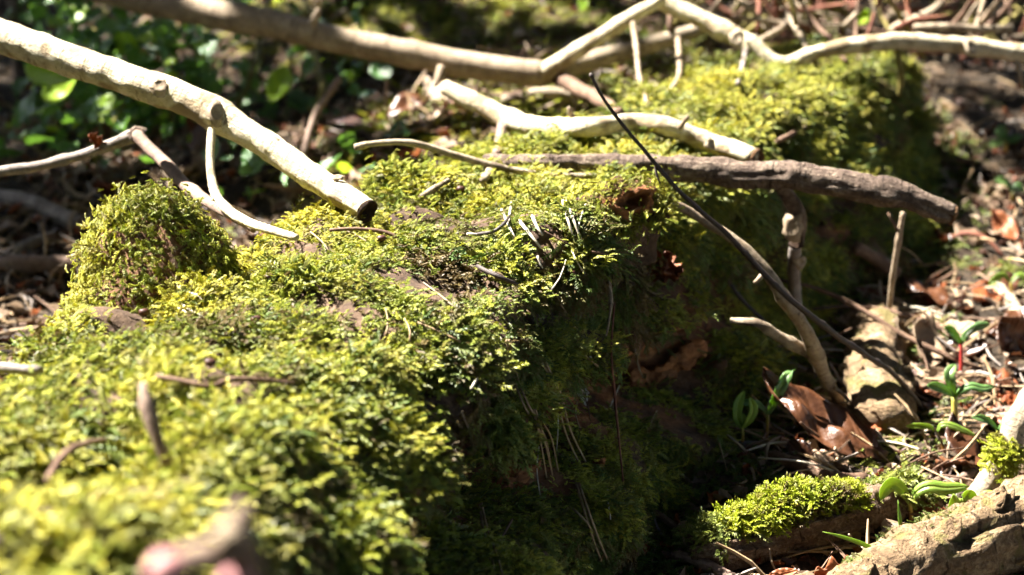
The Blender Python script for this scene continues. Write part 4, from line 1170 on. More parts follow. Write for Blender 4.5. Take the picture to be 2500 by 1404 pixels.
seedling('seedling on an orange stem beside the thick pale stick', (2440, 1100), (2436, 1050), 9,
    [([(2420, 1032, -.003), (2400, 1022, -.005), (2372, 1018, -.005)], 22, (0, .6, 1)), ([(2450, 1035, -.003), (2470, 1020, -.004), (2510, 1012, -.004)], 22, (0, .6, 1)), ([(2455, 1045, .004), (2480, 1048, .008)], 18, (0, .5, 1))])
seedling('seedling arching out at the edge of the leaf pile with narrow green leaves', (2470, 730), (2468, 690), 7,
    [([(2450, 672, 0), (2430, 680, -.002), (2415, 705, -.003)], 20, (0, .6, 1)), ([(2490, 672, 0), (2520, 690, 0)], 20, (0, .6, 1))], 'seedlight')
seedling('low seedling with rounded blurred leaves in the far shade', (2458, 375), (2455, 345), 8,
    [([(2445, 325, 0), (2448, 305, .004)], 34, (1, 0, 0.2)), ([(2475, 340, 0), (2500, 332, 0)], 24, (0, .6, 1)), ([(2435, 350, 0), (2415, 355, 0)], 22, (0, .6, 1))])
seedling('pale seedling with two rounded leaves below the far shade', (2470, 500), (2470, 470), 7,
    [([(2455, 445, 0), (2430, 438, 0)], 26, (0, .7, 1)), ([(2485, 455, 0), (2502, 470, 0)], 24, (0, .6, 1))])
seedling('curled seedling leaf pair in front of the thick pale stick', (2385, 1262), (2385, 1225), 8,
    [([(2370, 1208, -.003), (2352, 1215, -.006), (2345, 1245, -.006)], 34, (.5, .5, 1)), ([(2405, 1208, -.003), (2430, 1212, -.004), (2440, 1225, -.004)], 28, (0, .6, 1))], 'seedlight')
seedling('seedling with thin curved leaves at the root beside the upright lone leaf', (2470, 1260), (2465, 1240), 7,
    [([(2440, 1228, -.003), (2430, 1245, -.006)], 24, (0, .6, 1)), ([(2490, 1205, -.003), (2530, 1195, -.004)], 18, (0, .6, 1))], 'seedlight')
# lone leaves and grass
def lone(label, name, cat, pts, wpx, side, mat, parent=None, cup=0.2):
    h = hit(pts[0][0], pts[0][1]); d = depth_of(h)
    c = np.array([h - np.array((0, 0, 0.003))] + [P(x, y, d + dd) for (x, y, dd) in pts[1:]])
    w = np.array([q / F * d for q in wpx])
    t = thing(name, label, cat, c[0])
    strip('blade', mat, c, w, side, t, cup)
    return t
lone('single upright narrow leaf standing among twigs by the pale root', 'seed_leaf', 'leaf', [(2330, 1285), (2325, 1255, -.004), (2330, 1225, -.006), (2328, 1205, -.006)], [16, 28, 27, 18], (1, 0.1, 0), 'seedlight')
lone('long grass blade arching left over the litter by the pale root', 'grass_blade', 'grass', [(2180, 1410), (2165, 1370, -.008), (2120, 1335, -.012), (2060, 1312, -.014), (2008, 1298, -.014)], [14, 14, 12, 9, 4], (0, .3, 1), 'grass')
lone('short grass blade lying low beside the pale root', 'grass_blade', 'grass', [(2180, 1368), (2150, 1368, -.008), (2115, 1382, -.012), (2078, 1392, -.012)], [16, 20, 20, 6], (0, .3, 1), 'grass')
lone('tall thin grass blade rising in front of the pale root', 'grass_blade', 'grass', [(2235, 1400), (2215, 1350, -.008), (2200, 1290, -.012), (2192, 1220, -.012)], [10, 12, 11, 4], (1, 0, 0), 'grass')
lone('slender grass blade leaning right across the pale root', 'grass_blade', 'grass', [(2180, 1385), (2205, 1360, -.010), (2240, 1342, -.014), (2275, 1332, -.016)], [8, 9, 8, 3], (0, .2, 1), 'grass')

# ------------------------------------------------------------------ dead leaves set where they show
def dead_leaf(label, pa, pb, da, db, wpx, up, mat='deadleaf', group=None, **kw):
    da0 = hd(*pa) - 0.006
    a, b = P(*pa, da0), P(*pb, da0 + (db - da))
    if da < 0.9: a, b = P(*pa, -da), P(*pb, -db)
    da = db = da0 if da > .9 else -da
    o = leaf_obj('dead_leaf', mat, a, b - a, up, float(np.linalg.norm(b - a)), wpx / F * (da + db) / 2, **kw)
    tag(o, label, 'leaf', group)
    return o
dead_leaf('broad glossy brown dead leaf leaning beside the log', (2165, 1118), (1835, 975), 1.205, 1.25, 128, (0.30, -0.34, 0.89), 'deadleaf', curl=0.5, cup=0.10, wave=0.30, nu=24, nv=11, seed=3)
dead_leaf('small folded brown leaf under the broad glossy one', (1985, 1128), (1925, 1085), 1.20, 1.215, 52, (0.1, -0.8, 0.5), 'deadleaf', curl=0.5, cup=0.3, seed=5)
dead_leaf('large curled dark brown leaf upright at the leaf pile', (2500, 870), (2425, 775), 1.27, 1.28, 95, (0.2, -0.9, 0.25), 'deadleaf', curl=0.9, cup=0.35, wave=.2, nu=20, nv=9, seed=7)
dead_leaf('shiny chestnut-brown leaf standing on edge at the leaf pile', (2475, 865), (2510, 755), 1.255, 1.265, 80, (-0.2, -0.95, 0.2), 'deadleaf', curl=-0.5, cup=0.2, seed=8)
dead_leaf('lobed russet oak leaf lying at the foot of the pale root', (1985, 1410), (2120, 1385), 1.085, 1.09, 80, (0, -0.75, 0.65), 'redleaf', shape='oak', curl=0.6, cup=0.25, wave=.25, nu=26, nv=9, seed=9)
dead_leaf('small russet leaf tip beside the oak leaf', (1870, 1415), (1950, 1398), 1.10, 1.10, 34, (0, -.6, .8), 'redleaf', curl=.4, cup=.2, seed=10)
dead_leaf('withered orange leaf clinging to the grey knotted twig', (255, 362), (198, 325), -1.352, -1.345, 40, (.3, -.8, .5), 'redleaf', shape='oak', curl=1.1, cup=.5, wave=.4, seed=11)
dead_leaf('pinkish fallen leaf in the far dark shade', (2380, 248), (2450, 240), 1.95, 1.98, 30, (0, -.5, .85), 'paleleaf', curl=.4, seed=12)
dead_leaf('bright orange dead leaf in the litter behind the log', (965, 395), (1015, 385), 1.95, 1.96, 42, (0, -.7, .7), 'redleaf', curl=.6, cup=.3, seed=13)
dead_leaf('pale curled leaf scrap on the ringed root', (2140, 745), (2215, 752), 1.41, 1.40, 36, (0, -.5, .85), 'paleleaf', curl=.7, cup=.3, wave=.3, seed=14)
dead_leaf('dull mauve leaf leaning beside the ringed root', (2050, 795), (2105, 762), 1.36, 1.37, 34, (-.1, -.8, .6), 'paleleaf', curl=.5, cup=.2, seed=15)
# crumpled brown leaf caught on the flank
h = hit(1620, 650, 0.004)
for q, (a, b, up) in enumerate([((1568, 665), (1650, 612), (.2, -.8, .5)), ((1585, 675), (1680, 655), (.4, -.7, .4)), ((1605, 615), (1655, 695), (.1, -.8, .5))]):
    dd = depth_of(h) - 0.014
    if q == 0: cl_root = thing('dead_leaf', 'crumpled torn brown leaf caught on the shaded flank of the log', 'leaf', h)
    pa, pb = P(*a, dd), P(*b, dd - .003)
    leaf_obj('leaf_fold', 'redleaf', pa, pb - pa, up, float(np.linalg.norm(pb - pa)), 62 / F * dd, cl_root, shape='oak', curl=.8, cup=.4, wave=.6, seed=20 + q)
# white petal scrap
h = hit(1428, 975, 0.003); dd = depth_of(h) - 0.004
pt = thing('petal', 'small white withered blossom caught in moss on the flank', 'blossom', h)
leaf_obj('petal', 'petal', P(1412, 945, dd), P(1432, 1000, dd) - P(1412, 945, dd), (.3, -.9, .3), 0.0145, 0.0062, pt, curl=.6, cup=.3, wave=.4, seed=4)
leaf_obj('petal', 'petal', P(1408, 948, dd - .001), P(1445, 965, dd) - P(1408, 948, dd), (.1, -.9, .5), 0.010, 0.004, pt, curl=.9, cup=.4, seed=6)

ANCH = [('beside the tall seedling', (2330, 1086)), ('beside the ringed root', (2120, 900)), ('by the upright forked twig', (2170, 780)), ('near the curled dark leaves', (2450, 850)), ('beside the thick pale stick', (2400, 1200)), ('by the moss-capped root', (2050, 1230)),
        ('beside the pale sunlit root', (2300, 1330)), ('near the broad brown leaf', (2000, 1100)), ('near the short cut stick', (2120, 630)), ('beside the splintered stick end', (2340, 540)), ('near the foot of the mossy flank', (1880, 900)), ('in the far shade', (2420, 400)),
        ('near the arched orange twig', (2380, 600)), ('behind the tall seedling', (2420, 980)), ('below the ivy', (300, 300)), ('behind the mossy stub', (150, 480)), ('by the upright pinkish twig', (740, 380)), ('under the leaning pale branch', (560, 380)),
        ('beside the yellow-green mounds', (1000, 250)), ('near the slender arching stalk', (950, 400)), ('by the grey sticks behind the stub', (60, 600)), ('near the sapling', (40, 380)), ('beside the forked branch', (1450, 120)), ('above the left arm of the kinked branch', (1720, 30)), ('near the kink of the pale branch', (1900, 110)),
        ('above the right arm of the kinked branch', (2120, 60)), ('at the open end of the tangle', (2380, 40)), ('by the pale sticks in the tangle', (2270, 50)), ('high in the tangle', (2000, -20)), ('low in the tangle', (2000, 110))]
def near_words(px, py):
    return min(ANCH, key=lambda a: (a[1][0] - px) ** 2 + (a[1][1] - py) ** 2)[0]
LEAFW = {'deadleaf': 'dark brown', 'paleleaf': 'bleached tan', 'redleaf': 'russet'}
# scattered dead leaves on the litter (right of the log) and behind the log
rg = random.Random(77)
n_done = 0
zones = [((1850, 2500), (420, 1000), 46, 'dead leaf lying in the litter right of the log'), ((2000, 2500), (1000, 1390), 16, 'dead leaf lying in the litter right of the log'),
         ((20, 1150), (230, 520), 60, 'brown fallen leaf in the blurred litter behind the log'), ((1650, 2480), (20, 130), 10, 'brown fallen leaf in the blurred litter behind the log')]
for (xr, yr, cnt, lab) in zones:
    for q in range(cnt):
        px, py = rg.uniform(*xr), rg.uniform(*yr)
        h = hit(px, py, 0.004)
        if h is None or BV_LOG.find_nearest(Vector(h))[3] < 0.03: continue
        a = rg.uniform(0, 6.28); L = rg.uniform(0.022, 0.055)
        up = np.array((rg.gauss(0, .45), rg.gauss(-.15, .45), 1.0)); f = np.array((math.cos(a), math.sin(a), rg.uniform(-.1, .25)))
        mt, sh, cu = rg.choice(['deadleaf', 'paleleaf', 'paleleaf', 'redleaf']), rg.choice(['ovate', 'ovate', 'oak']), rg.uniform(-.9, 1.2)
        o = leaf_obj('dead_leaf', mt, h, f, up, L, L * rg.uniform(.4, .65), shape=sh, curl=cu, cup=rg.uniform(0, .35), wave=rg.uniform(.05, .35), nu=12, nv=6, seed=int(px))
        tag(o, ('small ' if L < .034 else 'larger ') + LEAFW[mt] + (' lobed' if sh == 'oak' else ' oval') + (' curled' if abs(cu) > .55 else ' flat') + ' dead leaf ' + near_words(px, py), 'leaf', 'dead leaves right of the log' if 'right' in lab else 'fallen leaves behind the log')

# ------------------------------------------------------------------ pine needles and small debris
def needle(label, pts, wpx=7, mat='needle', group=None, pair=True, lift=0.012, dref=None):
    C = []
    for (x, y) in pts:
        h = hit(x, y, lift); C.append(depth_of(h) if h is not None else 1.15)
    d = float(np.median(C)) if dref is None else dref
    dl = np.linspace(C[0], C[-1], len(C)) if dref is None else np.full(len(C), d)
    dl = np.minimum(dl, np.array(C)) if dref is None else dl
    Cw = np.array([P(x, y, q - .002) for (x, y), q in zip(pts, dl)])
    r = wpx / 2 / F * d
    t = thing('pine_needle', label, 'needle', Cw[0], group)
    for sgn in ((-1, 1) if pair else (0,)):
        off = np.linspace(0, 1, len(Cw))[:, None] * np.array((0.0012 * sgn, 0, 0.0006 * sgn)) + np.array((r * .8 * sgn, 0, 0))
        SEED[0] += 1
        V, Fc, al, an = tube(Cw + off, np.full(len(Cw), r) * np.linspace(1, .6, len(Cw)), sides=5, seg=0.005, seed=SEED[0])
        mk('needle', V, Fc, M[mat], t, attrs={'along': al, 'ang': an})
    return t
needle('paired dry needle hanging in a curve down the front of the flank', [(1240, 830), (1258, 920), (1290, 1000), (1335, 1060), (1355, 1150)], 7)
needle('long paired dry needle hanging below the lit edge of the moss', [(1325, 880), (1362, 960), (1385, 1050), (1422, 1130)], 8)
needle('straight dry needle beside the curved one on the flank', [(1305, 1000), (1325, 1080), (1342, 1165)], 6)
needle('paired dry needle hanging over the dark recess', [(1410, 1180), (1432, 1250), (1460, 1330), (1492, 1404)], 8)
needle('paired dry needle on the lower mossy bulge', [(1172, 1225), (1185, 1290), (1205, 1350), (1220, 1410)], 7)
needle('single brownish needle standing in low blurred moss', [(1005, 1275), (1015, 1340), (1025, 1404)], 9, pair=False)
needle('grey dry needle leaning the other way near the ground', [(1575, 1200), (1555, 1290), (1515, 1400)], 6, pair=False)
needle('thin dry needle against the shaded foot of the log', [(1735, 1015), (1755, 1080), (1775, 1150)], 6, pair=False)
needle('bleached paired needle upright beside the knot hole', [(1372, 466), (1388, 520), (1412, 592)], 9, 'needlepale')
needle('bleached curved needle next to the upright pair', [(1438, 480), (1422, 520), (1410, 560)], 6, 'needlepale', pair=False)
for q, (a, b) in enumerate([((1268, 540), (1320, 605)), ((1300, 528), (1325, 575)), ((1225, 512), (1258, 580)), ((1250, 490), (1242, 540)), ((1140, 572), (1195, 580)), ((1312, 625), (1325, 655)), ((1165, 955), (1205, 880)), ((1150, 950), (1180, 905)),
                            ((395, 735), (470, 770)), ((400, 745), (460, 720)), ((430, 730), (500, 775)), ((460, 715), (495, 735)), ((480, 765), (548, 768)), ((585, 815), (660, 790)), ((590, 820), (670, 795)), ((1195, 660), (1240, 690))]):
    m = ((a[0] + b[0]) / 2 + rg.uniform(-8, 8), (a[1] + b[1]) / 2 + rg.uniform(-5, 5))
    needle('short bleached needle lying on the sunny moss of the crown', [a, m, b], rg.uniform(6, 10), 'needlepale' if q < 13 else 'needle', 'bleached needles on the crown', pair=False, lift=0.012)
for q in range(90):
    px, py = rg.uniform(1850, 2490), rg.uniform(700, 1395)
    h = hit(px, py, 0.004)
    if h is None or BV_LOG.find_nearest(Vector(h))[3] < 0.02: continue
    a = rg.uniform(-0.8, 0.8) + (math.pi if rg.random() < .5 else 0); L = rg.uniform(0.03, 0.075)
    dv = np.array((math.cos(a), math.sin(a), rg.uniform(-.05, .15)))
    c2 = h + dv * L * .5 + np.array((0, 0, rg.uniform(0.0, .006))); c3 = h + dv * L
    SEED[0] += 1
    V, Fc, al, an = tube(np.array([h, c2, c3]), [0.0008, .0008, .0005], sides=5, seg=0.008, seed=SEED[0])
    mt = rg.choice(['needle', 'needle', 'needlepale', 'brown'])
    o = mk('pine_needle', V, Fc, M[mt], None, h, attrs={'along': al, 'ang': an})
    tag(o, ('long ' if L > .052 else 'short ') + {'needle': 'straw-brown', 'needlepale': 'bleached', 'brown': 'dark brown'}[mt] + ' loose needle ' + near_words(px, py), 'needle', 'loose needles on the litter')
for q in range(34):
    fl = q >= 16
    px, py = (rg.uniform(1080, 1640), rg.uniform(840, 1300)) if fl else (rg.uniform(560, 1480), rg.uniform(560, 900))
    h0 = hit(px, py, 0.012, BV_LOG)
    if h0 is None: continue
    L = rg.uniform(45, 120); a = rg.uniform(-2.2, -0.9) if fl else rg.uniform(0, 3.14)
    b2_, m2_ = (px + L * math.cos(a), py - L * math.sin(a)), (px + L * .5 * math.cos(a) + rg.uniform(-9, 9), py - L * .5 * math.sin(a))
    if hit(*b2_, 0, BV_LOG) is None: continue
    mt = rg.choice(['needle', 'needle', 'tan', 'brown', 'needlepale'])
    needle(('thin %s dry strand hanging on the shaded mossy flank' if fl else 'thin %s dry strand lying over the crown moss') % {'needle': 'straw', 'tan': 'tan', 'brown': 'brown', 'needlepale': 'bleached'}[mt],
           [(px, py), m2_, b2_], rg.uniform(4, 6.5), mt, 'dry strands on the flank' if fl else 'dry strands on the crown', pair=False, lift=0.013)
# little dark seeds / bud scales on the crown
for (px, py) in [(1268, 470), (1130, 475), (625, 800), (930, 600), (1420, 500), (1385, 665), (672, 690), (505, 905), (1290, 655), (345, 780)]:
    h = hit(px, py, 0.005); r = 0.0026
    V = []; ns = 7
    for (f, z) in ((.3, -1.0), (.9, -.4), (1.0, .2), (.6, .8)):
        for i in range(ns):
            t = 2 * math.pi * i / ns; V.append(h + r * np.array((f * math.cos(t) * 1.3, f * math.sin(t), z * .9)) * rg.uniform(.85, 1.1))
    Fc = [(q * ns + i, q * ns + (i + 1) % ns, (q + 1) * ns + (i + 1) % ns, (q + 1) * ns + i) for q in range(3) for i in range(ns)] + [tuple(range(ns))[::-1], tuple(range(3 * ns, 4 * ns))]
    o = mk('bud_scale', V, Fc, M['seed'], None, h)
    tag(o, 'tiny dark bud scale lying on the crown moss', 'bud scale', 'dark bud scales on the crown')

# ------------------------------------------------------------------ litter crumbs (stuff)
def var_obj(V, Fc, mat, attrs=None):
    me = bpy.data.meshes.new('scrap_mesh'); me.from_pydata(np.asarray(V).reshape(-1, 3).tolist(), [], Fc if isinstance(Fc, list) else Fc.tolist())
    me.materials.append(M[mat])
    return bpy.data.objects.new('scrap_source', me)
crumbs = []
for q in range(8):
    r_ = random.Random(q)
    if q < 4:
        g, _ = leaf_grid(r_.uniform(.008, .018), r_.uniform(.006, .012), r_.choice(['round', 'oak', 'ovate']), nu=6, nv=4, curl=r_.uniform(-1, 1.2), cup=.3, wave=.4, seed=q)
        crumbs.append(var_obj(g, grid_faces(6, 4), ['paleleaf', 'deadleaf', 'paleleaf', 'redleaf'][q]))
    else:
        L = r_.uniform(.015, .04)
        V, Fc, al, an = tube(np.array([(0, 0, 0), (r_.uniform(-.004, .004), L / 2, .003), (0, L, r_.uniform(0, .006))]), [.0008, .0011, .0006], sides=4, seg=.01)
        crumbs.append(var_obj(V, Fc, ['tan', 'brown', 'needle', 'grey'][q - 4]))
GRP['crumb'] = scatter_group('litter_scatter', crumbs)
rngc = np.random.default_rng(5)
dl = vis_weight(GG) * ((GX > xr_ - .01) | (GX < xl_ + .02) | (GY > 1.9)) * (0.35 + np.clip(fbm(GG * 6, 2, 99) + .3, 0, 1)) * np.where(GY < 1.9, 1.5, .6)
pts, nn, _, _ = sample_grid(GG, GN, dl, 14000, rngc)
lit = scatter('leaf_litter', pts + nn * 0.002, nn + rngc.normal(0, .35, pts.shape), rngc.normal(0, 1, pts.shape), rngc.uniform(.6, 1.4, len(pts)), rngc.integers(0, 8, len(pts)), rngc.random(len(pts)), GRP['crumb'], M['paleleaf'])
tag(lit, 'fine litter of leaf scraps, needles and twig bits on the soil', 'leaf litter')

# ------------------------------------------------------------------ ivy and green growth behind
ivs = []
for q in range(6):
    r_ = random.Random(q + 5)
    L = [.030, .026, .022, .028, .020, .034][q]
    g, _ = leaf_grid(L, L * .95, ['ivy', 'ivy', 'ovate', 'ivy', 'ovate', 'ovate'][q], nu=8, nv=6, curl=r_.uniform(-.5, .5), cup=r_.uniform(-.1, .2), wave=.12, seed=q)
    ivs.append(var_obj(g, grid_faces(8, 6), ['ivy', 'ivy', 'ivy', 'ivy', 'limeleaf', 'limeleaf'][q]))
GRP['ivy'] = scatter_group('ivy_scatter', ivs)
def ivy_patch(label, boxes, seed):
    rr = np.random.default_rng(seed)
    allp, up, sc = [], [], []
    for (px0, px1, py0, py1, d0, d1, n) in boxes:
        px, py, d = rr.uniform(px0, px1, n), rr.uniform(py0, py1, n), rr.uniform(d0, d1, n)
        p = np.stack([(px - 1250) / F * d, d * CP - (py - 702) / F * d * SP, CAM_H - d * SP - (py - 702) / F * d * CP], -1)
        p = p[p[:, 2] > 0.0]
        cl = fbm(p * 7, 2, 3)
        p = p[cl > -0.12 + rr.normal(0, .08, len(p))]
        allp.append(p)
    p = np.concatenate(allp)
    up = rr.normal(0, .6, p.shape) + np.array((-.25, -.1, .9))
    idx = rr.choice(6, len(p), p=[.24, .24, .2, .2, .06, .06])
    o = scatter('ivy_ground_cover', p, up, rr.normal(0, 1, p.shape) + np.array((0, -.3, -.3)), rr.uniform(.4, 1.05, len(p)), idx, rr.random(len(p)), GRP['ivy'], M['ivy'])
    return tag(o, label, 'ivy')
ivy_patch('glossy green ivy leaves massed in the blurred background', [(30, 900, -60, 330, 1.95, 2.6, 1500), (60, 520, 60, 330, 1.85, 2.1, 330), (300, 1000, 300, 470, 1.7, 2.1, 140), (850, 1120, -20, 130, 2.2, 2.7, 70), (-100, 420, 250, 450, 1.75, 2.2, 200)], 3)
# stems the ivy grows on
for q, (px0, py0, px1, py1, d) in enumerate([(120, 330, 260, -40, 2.2), (420, 330, 330, -40, 2.3), (560, 330, 640, -40, 2.35), (760, 320, 720, -40, 2.35), (250, 340, 480, 20, 2.15)]):
    b = hit(px0, py0); a2 = P(px1, py1, d)
    o = stem('ivy_stem', [], 'olive', world=(np.array([b, b * .6 + a2 * .4 + np.array((.02, 0, .03)), a2]), np.array([.004, .0035, .003])), sides=6, seg=.02, wob=.01, origin=b)
    tag(o, 'climbing ivy stem inside the green background foliage', 'ivy stem', 'ivy stems in the background')
# distinct broad leaves in the background
for q, (pa, pb, d, w, mat, lab) in enumerate([
    ((700, 160), (660, 262), 1.95, 62, 'limeleaf', 'hanging bright green leaf behind the leaning pale branch'),
    ((715, 215), (740, 285), 1.96, 50, 'ivy', 'darker green hanging leaf beside the bright one behind the branch'),
    ((60, 160), (190, 215), 1.8, 75, 'limeleaf', 'broad lime-green leaf catching sun low under the leaning branch'),
    ((100, 240), (210, 190), 1.85, 70, 'limeleaf', 'lime-green leaf below the broad one under the leaning branch'),
    ((160, 30), (240, 55), 2.1, 60, 'limeleaf', 'bright green leaf high in the ivy'),
    ((1075, 80), (1078, 125), 2.2, 20, 'limeleaf', 'narrow shining leaf against the black background'),
    ((985, 45), (1020, 75), 2.25, 34, 'limeleaf', 'small round green leaf against the black background'),
    ((1430, -10), (1415, 35), 2.0, 26, 'limeleaf', 'small lime leaf hanging over the dark hollow'),
    ((2090, 55), (2130, 25), 1.95, 40, 'limeleaf', 'yellow-green leaf among the tangled dry stems'),
    ((920, 150), (945, 205), 1.95, 60, 'ivy', 'dark green leaf just under the long grey-brown branch')]):
    a, b = P(*pa, d), P(*pb, d - .01)
    o = leaf_obj('leaf', mat, a, b - a, (0.1, -.75, .6), float(np.linalg.norm(b - a)), w / F * d, curl=.5, cup=.15, wave=.1, seed=q + 60)
    tag(o, lab, 'leaf')
# pale bare stems in the black gap at the top
for q, (pts, lab) in enumerate([
    ([(930, 120, 2.3, 22), (940, 60, 2.32, 20), (960, 10, 2.34, 18), (975, -40, 2.35, 16)], 'bare pale stem rising in the dark background'),
    ([(935, 80, 2.31, 16), (920, 30, 2.33, 16), (910, -40, 2.35, 14)], 'bare pale stem rising in the dark background'),
    ([(1205, 110, 2.45, 26), (1215, 60, 2.46, 22), (1200, 0, 2.47, 20), (1190, -40, 2.48, 18)], 'bare pale stem rising in the dark background'),
    ([(1290, 110, 2.5, 16), (1240, 50, 2.5, 16), (1210, -30, 2.5, 14)], 'bare pale stem rising in the dark background'),
    ([(1300, 120, 2.4, 18), (1310, 50, 2.42, 18), (1320, -30, 2.43, 16)], 'bare pale stem rising in the dark background'),
    ([(1100, 120, 2.5, 14), (1140, 50, 2.5, 14), (1120, -30, 2.5, 12)], 'bare pale stem rising in the dark background'),
    ([(1445, 90, 2.2, 14), (1430, 40, 2.2, 14), (1410, -20, 2.2, 12)], 'bare pale stem rising in the dark background')]):
    o = stem('bare_stem', pts, ['tan', 'brown', 'grey'][q % 3], sides=7, seg=.01, wob=.004, origin=P(*pts[0][:3]))
    tag(o, lab, 'stem', 'bare stems in the dark background')
# tangle of dry stems at the upper right
for q in range(150):
    px, py, d = rg.uniform(1640, 2560), rg.uniform(-60, 125) , rg.uniform(1.75, 2.25)
    if px < 1850 and py > 60: continue
    a = rg.choice([rg.uniform(-.9, .9), rg.uniform(.6, 2.4)]); L = rg.uniform(90, 260)
    pts = [(px - math.cos(a) * L / 2, py + math.sin(a) * L / 2, d, rg.uniform(8, 17)), (px + rg.uniform(-12, 12), py + rg.uniform(-10, 10), d + rg.uniform(-.03, .03), rg.uniform(8, 16)), (px + math.cos(a) * L / 2, py - math.sin(a) * L / 2, d + rg.uniform(-.08, .08), 6)]
    pts = [(x, min(y, 150), dd, w) for (x, y, dd, w) in pts]
    mt = rg.choice(['red', 'olive', 'tan', 'brown', 'olive', 'pale2', 'red'])
    o = stem('dry_stem', pts, mt, sides=6, seg=.012, wob=.003)
    nm = {'red': 'thin reddish', 'olive': 'thin olive-yellow', 'tan': 'thin tan', 'brown': 'thin brown', 'pale2': 'thin pale'}[mt]
    tag(o, nm + ' dry stem ' + near_words(px, py), 'stem', nm + ' stems in the tangle')
for lab, pts in [('pale thicker stick lying in the tangle of stems', [(2180, 75, 1.8, 26), (2250, 45, 1.82, 28), (2300, 5, 1.84, 20)]), ('short pale stick in the tangle behind the kinked branch', [(2230, 68, 1.78, 20), (2320, 68, 1.78, 22), (2470, 70, 1.8, 22)]),
                 ('pale stick at the right end of the tangle', [(2400, 45, 1.85, 20), (2450, 20, 1.86, 22), (2490, -20, 1.88, 18)])]:
    tag(stem('stick', pts, 'pale2', sides=9, seg=.006, wob=.002, rough=.001), lab, 'stick')

# foreground budded twig close to the lens
fb = thing('budded_twig', 'blurred pinkish twig with buds close in front of the log', 'twig', P(705, 1960, 0.475))
stem('stem', [(705, 1960, .475, 40), (690, 1700, .47, 42), (660, 1520, .47, 46), (620, 1420, .45, 60), (585, 1340, .43, 90), (590, 1260, .42, 70), (575, 1235, .42, 30)], 'pinkbark', fb, sides=12, seg=.002)
stem('side_twig', [(590, 1350, .43, 60), (500, 1360, .425, 80), (420, 1385, .42, 76)], 'pinkbark', fb, sides=12, seg=.002)
stem('bud', [(435, 1375, .42, 56), (400, 1388, .417, 84), (365, 1412, .415, 40)], 'pinkbud', fb, sides=12, seg=.001)
stem('bud', [(600, 1400, .44, 40), (575, 1415, .435, 70), (545, 1430, .43, 30)], 'pinkbud', fb, sides=12, seg=.001)
stem('bud', [(575, 1330, .425, 60), (565, 1310, .42, 96), (555, 1285, .418, 70)], 'tan', fb, sides=12, seg=.001)

# ------------------------------------------------------------------ unseen trees added to block sky light, plus the sapling with a shade-shaped crown
leafcl = []
for q in range(4):
    r_ = np.random.default_rng(q + 200); V, Fc = [], []
    for i in range(34):
        L = r_.uniform(.06, .10)
        g, _ = leaf_grid(L, L * .6, 'ovate', nu=5, nv=3, curl=r_.uniform(-.5, .6), seed=i)
        g = orient(g, r_.normal(0, .085, 3), r_.normal(0, 1, 3), r_.normal(0, .5, 3) + np.array((0, 0, 1)))
        b = len(V); V += g.reshape(-1, 3).tolist(); Fc += (grid_faces(5, 3) + b).tolist()
    leafcl.append(var_obj(V, Fc, 'canopy'))
GRP['canopy'] = scatter_group('crown_scatter', leafcl)
SUNV = np.array(SUN)
LIT = [(0.02, 1.0, .42, .52), (0.38, 1.10, .16, .12), (-.42, 2.3, .02, .0), (-.22, 1.72, .02, .0), (.08, .35, .2, .2), (.38, 1.66, .08, .06), (0.34, 2.15, .0, .0)]  # ground spots kept sunny by cutting leaf clumps out of the crowns
SHADE = [(0.0, 2.55, .85, 62), (.62, 1.7, .08, 6), (0.64, 1.98, .09, 14), (0.75, 1.75, .05, 4), (.56, 1.48, .05, 3), (0.05, 2.65, .12, 14), (0.2, 2.95, .2, 12), (-.58, 1.70, .10, 9), (-.35, 1.95, .08, 4), (-.25, 2.75, .15, 8), ]  # ground spots darkened by extra clumps in the sapling's unseen crown
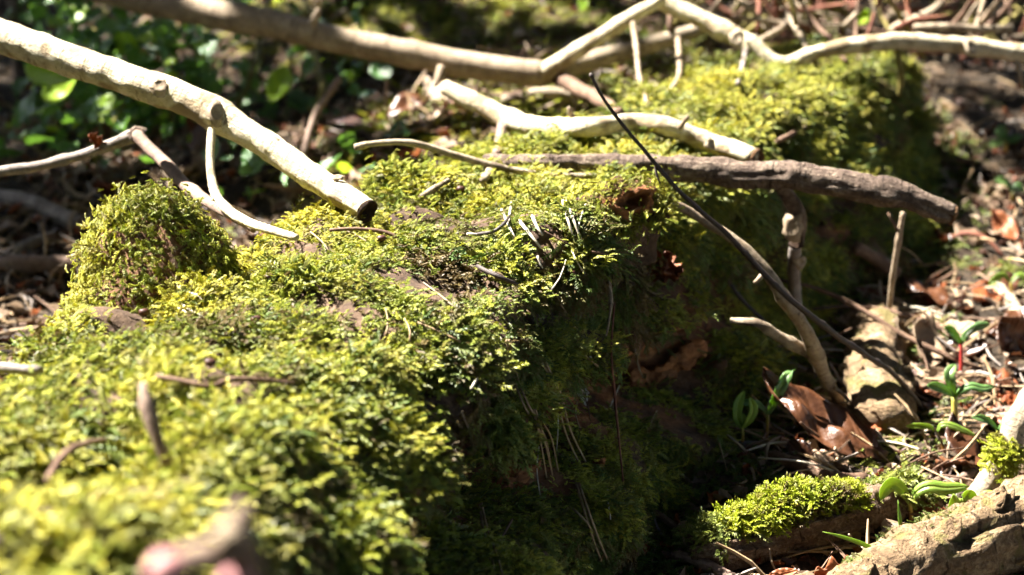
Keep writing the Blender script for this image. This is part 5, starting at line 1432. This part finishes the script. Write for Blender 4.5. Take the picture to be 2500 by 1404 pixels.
def tree(label, base, h, trunk_r, crown_c, crown_r, n, seed, shade=(), big=1.0):
    rr = np.random.default_rng(seed)
    root = thing('tree', label, 'tree', base, 'trees around the clearing')
    b = np.array(base, float); cc = np.array(crown_c, float)
    path = np.array([b - (0, 0, .05), b + (rr.normal(0, .04), rr.normal(0, .04), cc[2] * .4), cc * (.7, .7, .75) + b * (.3, .3, .25), cc + (0, 0, crown_r[2] * .7)])
    V, Fc, al, an = tube(path, np.array([1.25, 1.0, .75, .15]) * trunk_r, sides=12, seg=.06, rough=trunk_r * .12, rfreq=12, seed=seed)
    mk('trunk', V, Fc, M['rough'], root, attrs={'along': al, 'ang': an})
    p = unit(rr.normal(0, 1, (n, 3))) * (rr.random((n, 1)) ** .45) * np.array(crown_r) + cc
    ex = []
    for (sx, sy, sr, k_) in shade:
        tz = rr.uniform(1.15, 1.9, k_)
        ex.append(np.stack([sx + rr.uniform(-sr, sr, k_), sy + rr.uniform(-sr, sr, k_), np.zeros(k_)], -1) + SUNV * (tz / SUNV[2])[:, None])  # added leaf clumps, set along the sun line to shade chosen spots
    if ex: p = np.concatenate([p] + ex)
    keep = np.ones(len(p), bool)
    g = p - SUNV * ((p[:, 2] - 0.12) / SUNV[2])[:, None]
    for (x, y, a, c) in LIT:
        mg = .14 + .16 * big
        keep &= ((g[:, 0] - x) / (a + mg)) ** 2 + ((g[:, 1] - y) / (c + mg)) ** 2 > 1
    # keep clear of the view
    d = p[:, 1] * CP + (CAM_H - p[:, 2]) * SP
    inx = (np.abs(p[:, 0]) < 0.32 * d + .3) & (d > 0)
    keep &= (p[:, 2] > np.where(inx, 0.85, 0.3)) & (np.linalg.norm(p - np.array((0, 0, CAM_H)), axis=1) > .5)
    p = p[keep]
    for i in range(7):
        e = p[rr.integers(0, len(p))]
        s0 = path[2] * .6 + path[3] * .4 if i % 2 else path[2]
        V, Fc, al, an = tube(np.array([s0, (s0 + e) / 2 + (0, 0, .08), e]), [trunk_r * .35, trunk_r * .2, trunk_r * .06], sides=7, seg=.08, seed=seed + i)
        mk('limb', V, Fc, M['rough'], root, attrs={'along': al, 'ang': an})
    cr = scatter('crown', p, rr.normal(0, .5, p.shape) + np.array((0, 0, 1.0)), rr.normal(0, 1, p.shape), rr.uniform(.7, 1.4, len(p)) * big, rr.integers(0, 4, len(p)), rr.random(len(p)), GRP['canopy'], M['canopy'], root, origin=base)
    return root
tree('slim dark sapling trunk at the edge of the ivy', (-0.56, 2.12, 0.0), 2.4, .012, (-0.75, 2.6, 1.9), (.9, .8, .75), 150, 1, SHADE)
tree('unseen leafy tree added well behind the ivy to block sky light', (-2.3, 5.2, 0), 5, .14, (-2.2, 5.0, 2.6), (2.2, 1.8, 2.2), 620, 2, big=1.5)
tree('unseen leafy tree added well behind the tangle of stems to block sky light', (1.7, 5.0, 0), 5, .13, (1.5, 4.8, 2.5), (2.1, 1.6, 2.2), 620, 3, big=1.5)
tree('unseen leafy tree added well beyond the seedlings and litter to block sky light', (2.9, 1.8, 0), 5, .13, (2.5, 1.6, 2.2), (1.4, 2.2, 2.1), 480, 4, big=1.5)
tree('unseen leafy tree added well beyond the mossy stub to block sky light', (-3.0, 0.8, 0), 5, .13, (-2.7, .6, 2.2), (1.4, 2.2, 2.1), 560, 5, big=1.5)
tree('unseen leafy tree added beyond the foreground end of the log, litter side, to block sky light', (1.3, -2.6, 0), 5, .14, (1.2, -2.3, 2.2), (1.9, 1.4, 2.1), 280, 6, big=1.5)
tree('unseen leafy tree added beyond the foreground end of the log, stub side, to block sky light', (-1.5, -2.7, 0), 5, .14, (-1.4, -2.2, 2.2), (1.9, 1.4, 2.1), 560, 7, big=1.5)
tree('unseen tall tree added over the clearing to block sky light', (0.9, 7.2, 0), 6, .16, (0.6, 1.0, 4.4), (2.8, 2.8, .7), 1000, 8, big=1.5)
